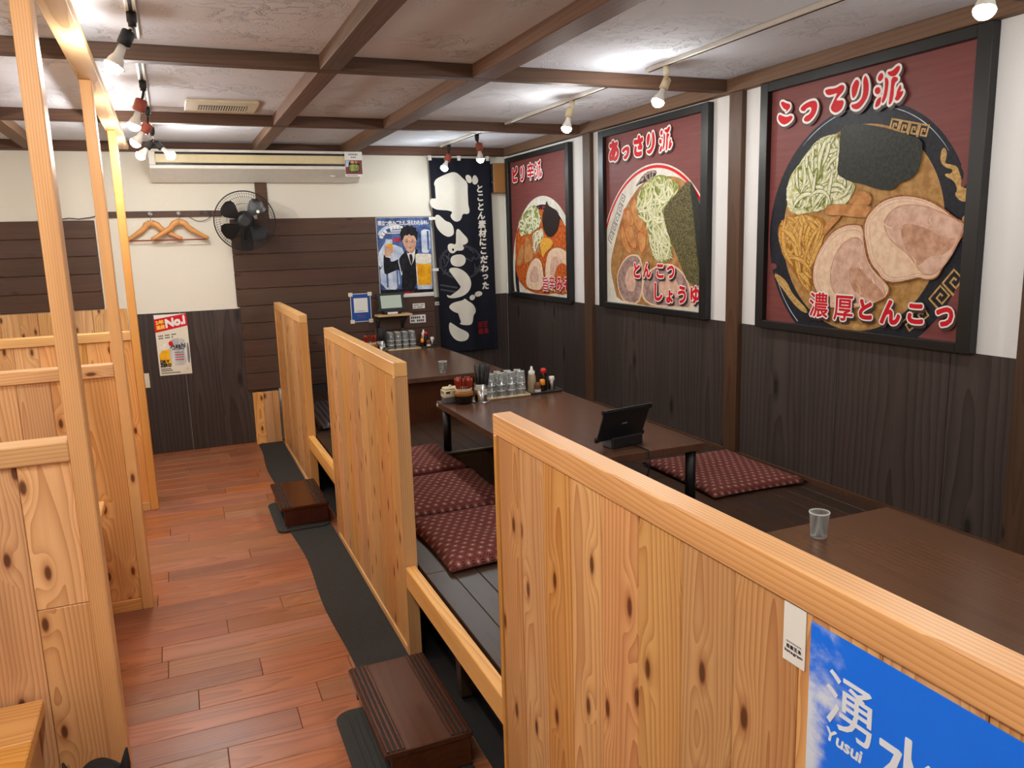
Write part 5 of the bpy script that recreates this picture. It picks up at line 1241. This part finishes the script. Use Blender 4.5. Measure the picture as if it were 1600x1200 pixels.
# wall tablet on its shelf
t = thing('wall_shelf', 'small pale wooden shelf on black brackets holding the lit tablet', 'shelf', (1.71, 6.65, .85))
bm = bmesh.new(); prism(bm, rrect(1.557, 1.862, 6.575, YS-.0008, .012, 3), 'Z', .985, 1.001); ob('shelf_board', bm, M['shelf_wood'], t, True, .003, 1)
for xx in (1.585, 1.802):
    bm = bmesh.new(); bx(bm, xx-.010, xx+.010, YS-.005, YS-.0008, .845, .9845); ob('bracket', bm, M['black_metal'], t)
    bm = bmesh.new(); tube(bm, [(xx, YS-.008, .868), (xx, 6.60, .978)], .005, 6); ob('brace', bm, M['black_metal'], t)
    for zz in (.86, .95): 
        bm = bmesh.new(); tube(bm, [(xx, YS-.0052, zz), (xx, YS-.0085, zz)], .005, 8); ob('screw', bm, M['steel'], t)
def tablet(label, loc, rz, w_, h_, tilt, scr, cat='tablet'):
    t = thing('tablet', label, cat, loc); t.rotation_euler = (0, 0, rz)
    def flat(nm, x0, x1, y0, y1, z0, z1, mat, bev=.003):
        bm = bmesh.new(); bx(bm, x0, x1, y0, y1, z0, z1)
        bmesh.ops.bevel(bm, geom=list(bm.edges), offset=bev, segments=2, affect='EDGES')
        bmesh.ops.rotate(bm, verts=list(bm.verts), cent=(0, 0, .03), matrix=Matrix.Rotation(tilt, 3, 'X'))
        ob(nm, bm, mat, t, world=False)
    flat('case', -w_/2, w_/2, -.008, .008, .028, .028+h_, M['black_plastic'], .005)
    flat('screen', -w_/2+.026, w_/2-.026, -.0092, -.0078, .052, .006+h_, scr, .0003)
    for sx in (-1, 1):
        for zz in (.028, .028+h_-.02): flat('corner_bumper', sx*w_/2-.011, sx*w_/2+.011, -.010, .010, zz-.002, zz+.022, M['black_plastic'], .004)
    bm = bmesh.new(); bx(bm, -w_*.32, w_*.32, -.02, .055, 0, .03); ob('dock', bm, M['grey_plastic'] if scr is not M['screen'] else M['black_plastic'], t, world=False, bevel=.004, bseg=1)
    return t
a = tablet('lit tablet with a pale screen, standing on the small wall shelf', (1.695, 6.635, 1.0012), .06, .235, .155, math.radians(-12), M['screen'])
bm = bmesh.new(); bx(bm, -.045, .045, -.0212, -.0202, .004, .02); ob('dock_label', bm, M['white_paper'], a, world=False)
# order tablet on the middle table, seen from behind
t = tablet('black order tablet seen from behind in its dock on the middle table', (1.795, 3.03, .6704), math.pi+.16, .262, .165, math.radians(-22), M['black_gloss'])
bm = bmesh.new(); bx(bm, -.088, .088, .046, .0620, .0005, .050); ob('dock_back', bm, M['black_plastic'], t, world=False, bevel=.004, bseg=1)
ar = Art((.020, .0190, .118), (-.001, 0, 0), (0, 0, .001), (0, 1, 0))
bm = bmesh.new()
for i in range(3): bx(bm, -.014+i*.0105, -.006+i*.0105, .0078, .0088, .110, .118)
bmesh.ops.rotate(bm, verts=list(bm.verts), cent=(0, 0, .03), matrix=Matrix.Rotation(math.radians(-22), 3, 'X')); ar.bm.free()
ob('back_mark', bm, M['ink_grey'], t, world=False)
bm = bmesh.new(); tube(bm, [(1.83, 2.965, .676), (1.84, 2.90, .6745), (1.842, 2.862, .674), (1.843, 2.852, .665), (1.843, 2.85, .62), (1.83, 2.852, .55)], .003, 6); o = ob('charging_cable', bm, M['black_plastic']); tag(o, 'thin black cord from the order tablet over the table edge', 'cord')

# ------------------------------------------------------------------ lamps and their tracks
def track(label, x, y0, y1, slot=False):
    t = thing('light_track', label, 'track', (x, (y0+y1)/2, ZC-.02), 'ceiling light tracks')
    box('rail', x-.017, x+.017, y0, y1, ZC-.020, ZC-.0006, M['white_plastic'], t, .002)
    box('slot', x-.006, x+.006, y0+.01, y1-.01, ZC-.0206, ZC-.0201, M['plate_groove'], t)
TL, TR_ = -.043, 2.20
track('white light track over the aisle, nearest length', TL, 1.95, 3.40)
track('white light track over the aisle, between the two cross beams', TL, 3.64, 5.19)
track('short white light track over the aisle, beyond the farther cross beam', TL, 5.30, 6.20)
track('white light track along the posters, nearest length', TR_, .30, 1.84)
track('white light track along the posters, second length from the near end', TR_, 1.94, 3.43)
track('white light track along the posters, between the two cross beams', TR_, 3.64, 5.19)
track('short white light track before the navy banner', 2.165, 5.50, 6.50)
def lamp(label, ad, s, b, sock='black', col='warm', adm='black_plastic', double=False):
    """ad: x, y of the adaptor on the track; s: centre of the socket; b: centre of the bulb"""
    t = thing('track_lamp', label, 'lamp', (ad[0], ad[1], ZC-.021), 'bare bulb track lamps')
    zt = ZC-.0212
    bm = bmesh.new(); lathe(bm, [(0, 0), (.016, 0), (.016, -.03), (.013, -.034), (.013, -.045), (0, -.045)], 14, (ad[0], ad[1], zt)); ob('track_adaptor', bm, M[adm], t)
    heads = [(s, b)] + ([double] if double else [])
    for s_, b_ in heads:
        s_, b_ = Vector(s_), Vector(b_); d = (b_-s_).normalized()
        top = s_ - d*.030
        bm = bmesh.new(); tube(bm, [(ad[0], ad[1], zt-.045), (ad[0]*.7+top.x*.3, ad[1]*.7+top.y*.3, (zt-.045)*.55+top.z*.45), top], .006, 8); ob('arm', bm, M['chrome'] if sock == 'black' else M[adm], t)
        R_ = Vector((0, 0, 1)).rotation_difference(d).to_matrix()
        def loc(nm, prof, mat, c, seg=20):
            bm = bmesh.new(); lathe(bm, prof, seg); bmesh.ops.rotate(bm, verts=list(bm.verts), cent=(0, 0, 0), matrix=R_); bmesh.ops.translate(bm, verts=list(bm.verts), vec=c)
            return ob(nm, bm, mat, t)
        if sock == 'red': loc('socket', [(0, -.034), (.021, -.034), (.027, -.030), (.028, .018), (.024, .024), (0, .024)], M['red_socket'], s_, 8)
        elif sock == 'beige': loc('socket', [(0, -.036), (.014, -.036), (.02, -.03), (.021, .018), (.016, .022), (0, .022)], M['beige_socket'], s_)
        else: loc('socket', [(0, -.030), (.018, -.030), (.022, -.026), (.022, .018), (.018, .022), (0, .022)], M['black_plastic'], s_)
        L = (b_-s_).length
        bl = loc('bulb_base', [(0, .0225), (.013, .0225), (.016, L-.036), (.0240, L-.0185), (.0298, L+.0018), (.0, L+.0018)], M['white_plastic'], s_)
        th0 = math.asin(.0024/.030)
        pr = [(0.0, .0024)] + [(.030*math.cos(th0+(math.pi/2-th0)*i/9), .030*math.sin(th0+(math.pi/2-th0)*i/9)) for i in range(10)]; pr[-1] = (0, .030)
        loc('bulb', pr, M['bulb_'+col], b_)
    return t
lamp('nearest bare bulb lamp with a black socket over the aisle', (TL, 3.03), (-.069, 3.07, 2.294), (-.112, 3.07, 2.212))
lamp('bare bulb lamp with a square red-brown socket, first beyond the near aisle lamp', (TL, 4.19), (-.066, 4.26, 2.268), (-.098, 4.26, 2.185), 'red')
lamp('bare bulb lamp with a red-brown socket, second beyond the near aisle lamp', (TL, 4.93), (-.062, 5.0, 2.266), (-.117, 5.0, 2.193), 'red')
lamp('twin bare bulb lamp with black sockets before the air conditioner', (TL+.01, 5.72), (-.062, 5.72, 2.257), (-.113, 5.70, 2.197), 'black', double=((.000, 5.72, 2.257), (.060, 5.70, 2.199)))
lamp('bare bulb lamp with a beige socket before the middle poster', (TR_, 3.27), (2.212, 3.30, 2.292), (2.176, 3.30, 2.220), 'beige', 'neutral', 'ivory_plastic')
lamp('bare bulb lamp with a beige socket between the middle and farthest posters', (TR_, 4.22), (2.175, 4.21, 2.300), (2.158, 4.21, 2.222), 'beige', 'warm', 'ivory_plastic')
lamp('bare bulb lamp over the top corner of the nearest poster', (TR_, 1.66), (2.19, 1.66, 2.285), (2.165, 1.65, 2.197), 'beige', 'neutral', 'ivory_plastic')
lamp('bare bulb lamp with a red-brown socket, tilted, left before the navy banner', (2.165, 6.33), (2.145, 6.31, 2.262), (2.108, 6.29, 2.190), 'red', 'cool')
lamp('bare bulb lamp with a red-brown socket hanging straight before the navy banner', (2.165, 5.68), (2.19, 5.70, 2.280), (2.195, 5.70, 2.200), 'red', 'cool')
# the same tracks go on behind the photographer
track('white light track over the aisle, behind the camera', TL, -2.2, .18)
track('white light track along the posters, behind the camera', TR_, -2.2, .18)
for i, yy in enumerate((.45, -.9)):
    lamp('bare bulb lamp over the aisle behind the camera, %s' % ('nearer', 'farther')[i], (TL, yy), (-.06, yy+.03, 2.294), (-.11, yy+.03, 2.212))
    lamp('bare bulb lamp over the platform behind the camera, %s' % ('nearer', 'farther')[i], (TR_, yy), (2.19, yy, 2.285), (2.165, yy, 2.20), 'beige', 'neutral', 'ivory_plastic')
lamp('bare bulb lamp over the aisle just above the camera', (TL, 1.35), (-.06, 1.38, 2.294), (-.11, 1.38, 2.212)); track('white light track over the aisle above the camera', TL, .30, 1.83)
lamp('added unseen bare bulb fill lamp over the aisle, above the camera', (TL, .92), (-.06, .95, 2.294), (-.11, .95, 2.212))  # added fill lamp, out of view, to brighten the nearest partition
track('white light track over the left booths', -1.2, .9, 5.0)
for i, yy in enumerate((1.5, 3.0, 4.5)): lamp('bare bulb lamp over the %s left booth' % ('nearest', 'middle', 'farthest')[i], (-1.2, yy), (-1.2, yy, 2.29), (-1.2, yy, 2.205))

# ------------------------------------------------------------------ things on the middle table
ZT = .6704
def loc_thing(name, label, cat, x, y, z, group=None): return thing(name, label, cat, (x, y, z), group)
def lat(nm, prof, mat, t, seg=24, off=(0, 0, 0), mi=None):
    bm = bmesh.new(); lathe(bm, prof, seg, off, mi); return ob(nm, bm, mat, t, world=False)
def holder(label, x, y, z):
    t = thing('napkin_box', label, 'box', (x, y, z), 'small table caddies')
    def bb(nm, x0, x1, y0, y1, z0, z1, m, bev=.003):
        bm = bmesh.new(); bx(bm, x0, x1, y0, y1, z0, z1); ob(nm, bm, m, t, world=False, bevel=bev, bseg=1)
    bb('base', -.045, .045, -.032, .032, 0, .034, M['grey_plastic']); bb('body', -.048, .048, -.035, .035, .0345, .078, M['ivory_plastic'])
    bb('lid', -.044, .044, -.03, .03, .0785, .092, M['cream_plastic'], .006); bb('knob', -.008, .008, -.006, .006, .0925, .104, M['white_plastic'])
    for i in range(2): bb('slot', -.036+i*.045, -.012+i*.045, -.0358, -.0352, .058, .070, M['plate_groove'], 0)
    for i in range(2): bb('slot', -.0488, -.0482, -.022+i*.026, -.008+i*.026, .055, .070, M['plate_groove'], 0)
    return t
holder('small ivory lidded box at the far left corner of the middle table', 1.428, 4.335, ZT)
def pot(label, x, y, z, s=1.0):
    t = thing('spoon_pot', label, 'pot', (x, y, z), 'glazed spoon pots')
    lat('body', [(0, 0), (.044*s, 0), (.05*s, .01*s), (.054*s, .045*s), (.0555*s, .05*s)], M['pot_black'], t)
    lat('glaze_band', [(.0556*s, .0502*s), (.057*s, .058*s), (.055*s, .070*s), (.048*s, .076*s)], M['pot_brown'], t)
    lat('rim', [(.0478*s, .0762*s), (.047*s, .082*s), (.051*s, .087*s), (.050*s, .091*s), (.045*s, .090*s), (.042*s, .080*s), (.042*s, .03*s), (0, .03*s)], M['pot_rim'], t)
    return t
pot('amber and black glazed pot of red spoons on the middle table', 1.487, 4.265, ZT)
def spoon(label, x, y, z, ang, lean, group, s=1.0):
    bm = bmesh.new(); pts = []
    for i in range(8):
        u = i/7; pts.append((0.008*math.sin(u*3)*s, 0, .005+u*.118*s))
    tube(bm, pts, [.004*s, .006*s, .0065*s, .007*s, .008*s, .0095*s, .0115*s, .009*s], 8)
    for v in bm.verts: v.co.y *= .55
    bmesh.ops.rotate(bm, verts=list(bm.verts), cent=(0, 0, 0), matrix=Matrix.Rotation(lean, 3, 'Y'))
    o = ob('red_spoon', bm, M['red_lacquer'], None, world=False); o.location = (x, y, z); o.rotation_euler = (0, 0, ang)
    return tag(o, label, 'spoon', group)
for i in range(9):
    a = 2*math.pi*i/9 + .2; r_ = .014
    spoon('red spoon standing in the amber pot on the middle table', 1.487+r_*math.cos(a), 4.265+r_*math.sin(a), ZT+.031, a, .18 + .045*(i % 3), 'red spoons in the pot on the middle table')
def chop_holder(label, x, y, z, h=.108):
    t = thing('chopstick_holder', label, 'holder', (x, y, z), 'steel chopstick holders')
    lat('foot_plate', [(0, 0), (.056, 0), (.057, .003), (.05, .006), (0, .006)], M['steel'], t)
    lat('cup', [(.0385, .0062), (.0385, h), (.0365, h), (.0365, .01), (0, .01)], M['steel'], t)
    for a0, a1, z0, z1 in ((-2.75, -1.75, h*.70, h*.97), (-1.55, -.75, h*.42, h*.70)):
        bm = bmesh.new(); n = 8
        A = [bm.verts.new((.0391*math.cos(a0+(a1-a0)*i/n), .0391*math.sin(a0+(a1-a0)*i/n), z0)) for i in range(n+1)]; B = [bm.verts.new((.0391*math.cos(a0+(a1-a0)*i/n), .0391*math.sin(a0+(a1-a0)*i/n), z1)) for i in range(n+1)]
        for i in range(n): bm.faces.new((A[i], A[i+1], B[i+1], B[i]))
        ob('paper_label', bm, M['white_paper'], t, world=False)
        bm = bmesh.new()
        for k in range(2):
            for i in range(5):
                b0 = a0+(a1-a0)*(.15+.15*i); b1 = b0+(a1-a0)*.1; zz = z0+(z1-z0)*(.25+.35*k)
                bm.faces.new([bm.verts.new((.0394*math.cos(q), .0394*math.sin(q), w_)) for q, w_ in ((b0, zz), (b1, zz), (b1, zz+.005), (b0, zz+.005))])
        ob('label_marks', bm, M['ink_grey'], t, world=False)
    return t
chop_holder('steel chopstick holder with paper labels on the middle table', 1.592, 4.262, ZT)
def chopsticks(n, x, y, z, label, group, s=1.0):
    R_ = random.Random(n)
    for i in range(n):
        a = 2*math.pi*i/n; r_ = .012 + .014*(i % 2)
        bx0, by0 = r_*math.cos(a), r_*math.sin(a)
        k = (1.75 if i % 2 else 1.9)
        tx, ty = bx0*k + .012 + R_.uniform(-.004, .004), by0*k + R_.uniform(-.004, .004)
        bm = bmesh.new(); tube(bm, [(bx0, by0, .0105), (tx, ty, .218*s)], [.0034, .0058], 6); o = ob('chopstick', bm, M['black_plastic'], None, world=False)
        o.location = (x, y, z); tag(o, label, 'chopstick', group)
chopsticks(18, 1.592, 4.262, ZT, 'black chopstick standing in the labelled steel holder on the middle table', 'black chopsticks on the middle table')
# tray with inverted stacked glasses
def tray(label, x0, x1, y0, y1, z, mat, lip=.012, group='table trays'):
    t = thing('tray', label, 'tray', ((x0+x1)/2, (y0+y1)/2, z), group)
    bm = bmesh.new(); prism(bm, rrect(x0, x1, y0, y1, .014, 4), 'Z', z, z+.005); ob('base', bm, M[mat], t)
    P_ = rrect(x0, x1, y0, y1, .014, 4); P_.append(P_[0])
    bm = bmesh.new(); tube(bm, [(p[0], p[1], z+lip*.6) for p in P_], lip*.42, 6, False); ob('rim', bm, M[mat], t)
    return t
tray('pale wooden tray of stacked glasses on the middle table', 1.635, 1.915, 4.262, 4.405, ZT, 'wicker')
GP = [(0, .0), (.0225, .0), (.024, .003), (.030, .0775), (.0312, .079), (.0312, .082), (.0290, .082), (.0228, .008), (0, .006)]
gm = {}
def glass_at(label, x, y, z, inv, group=None, s=1.0):
    t = thing('drinking_glass', label, 'glass', (x, y, z), group)
    key = (inv, s)
    if key not in gm:
        bm = bmesh.new(); lathe(bm, [(r_*s, (.082-h_ if inv else h_)*s) for r_, h_ in GP], 20, mi=[0, 1, 0, 1, 1, 1, 0, 0]); o = ob('tumbler', bm, [M['glass'], M['rim_glint']], t, world=False); gm[key] = o.data
    else:
        o = bpy.data.objects.new('tumbler', gm[key]); COL.objects.link(o); o.parent = t
    return t
colw = ('first', 'second', 'third', 'fourth'); lev = ('lowest', 'middle', 'topmost')
for c in range(4):
    for r_ in range(2):
        for k in range(3):
            glass_at('inverted glass, %s in the %s stack from left, %s row, middle table' % (lev[k], colw[c], ('front', 'back')[r_]), 1.676+c*.066, 4.316+r_*.057, ZT+.0052+k*.036, True, 'inverted glasses stacked on the middle table tray', .9)
tray('dark tray of sauces and shakers on the middle table', 1.930, 2.138, 4.285, 4.398, ZT, 'dark_tray', .014)
zt = ZT + .0055
def bottle(name, label, x, y, z, prof, mat, cap, capm, extra=(), s=1.0):
    t = thing(name, label, 'shaker' if 'shaker' in name else 'bottle', (x, y, z), 'sauces and shakers')
    lat('body', [(r_*s, h_*s) for r_, h_ in prof], M[mat], t, 20); lat('cap', [(r_*s, h_*s) for r_, h_ in cap], M[capm], t, 16)
    for nm, pf, mm in extra: lat(nm, [(r_*s, h_*s) for r_, h_ in pf], M[mm], t, 20)
    return t
def condiments(where, pos, z, s=1.0):
    (a, b, c, d, e) = pos
    bottle('squeeze_bottle', 'pale squeeze bottle with a white nozzle cap on the %s' % where, *a, z, [(0, 0), (.026, 0), (.027, .004), (.024, .095), (.019, .108)], 'tan_bottle', [(.0192, .1085), (.02, .128), (.009, .136), (.006, .158), (.0, .159)], 'white_plastic', s=s)
    bottle('soy_bottle', 'dark soy sauce bottle with a red cap on the %s' % where, *c, z, [(0, 0), (.021, 0), (.022, .004), (.022, .085), (.016, .108)], 'soy', [(.0162, .1085), (.019, .11), (.019, .128), (.012, .138), (0, .138)], 'red_cap', s=s)
    bottle('sauce_bottle', 'short dark bottle with an orange cap on the %s' % where, *d, z, [(0, 0), (.015, 0), (.0155, .003), (.0155, .042)], 'soy', [(.0155, .0422), (.0165, .044), (.0165, .074), (.010, .078), (0, .078)], 'orange_cap', s=s)
    bottle('spice_shaker', 'brown round shaker with a white paper band on the %s' % where, *b, z, [(0, 0), (.019, 0), (.0195, .003), (.0195, .042)], 'brown_jar', [(.0195, .0422), (.019, .052), (.012, .062), (0, .064)], 'brown_jar', (('paper_band', [(.0197, .005), (.0197, .022)], 'white_paper'),), s=s)
    bottle('metal_shaker', 'steel shaker with a white top on the %s' % where, *e, z, [(0, 0), (.021, 0), (.022, .003), (.022, .052), (.018, .06)], 'steel', [(.0182, .0602), (.019, .072), (.016, .084), (0, .085)], 'white_plastic', s=s)
condiments('middle table tray', ((1.962, 4.352), (1.982, 4.310), (2.046, 4.360), (2.018, 4.318), (2.096, 4.350)), zt)
glass_at('lone upright glass on the nearest low table', 1.752, 1.765, ZT, False, 'single upright glasses', 1.0)
glass_at('lone upright glass near the edge of the farthest low table', 1.668, 5.20, .7004, False, 'single upright glasses')

# ------------------------------------------------------------------ things on the farthest table
ZF = .7004
holder('small ivory lidded box behind the red spoons on the farthest table', 1.385, 6.60, ZF)
pot('glazed pot of red spoons on the farthest table', 1.462, 6.50, ZF)
for i in range(8):
    a = 2*math.pi*i/8; spoon('red spoon standing in the glazed pot on the farthest table', 1.462+.014*math.cos(a), 6.50+.014*math.sin(a), ZF+.031, a, .26, 'red spoons in the pot on the farthest table')
chop_holder('steel chopstick holder beside the stacked glasses on the farthest table', 1.562, 6.555, ZF, .09)
chopsticks(10, 1.562, 6.555, ZF, 'black chopstick in the steel holder on the farthest table', 'black chopsticks on the farthest table', .9)
tray('pale wooden tray of stacked glasses on the farthest table', 1.612, 1.898, 6.49, 6.675, ZF, 'wicker')
for c in range(4):
    for r_ in range(2):
        for k in range(3):
            glass_at('inverted glass, %s in the %s stack from left, %s row, farthest table' % (lev[k], colw[c], ('front', 'back')[r_]), 1.658+c*.064, 6.58+r_*.057, ZF+.0052+k*.036, True, 'inverted glasses stacked on the farthest table tray', .9)
tray('dark tray of sauces on the farthest table', 1.915, 2.072, 6.55, 6.66, ZF, 'dark_tray', .012)
condiments('farthest table tray', ((1.962, 6.625), (1.988, 6.575), (1.975, 6.60+.0), (1.936, 6.585), (2.03, 6.60)), ZF+.0055, .92)
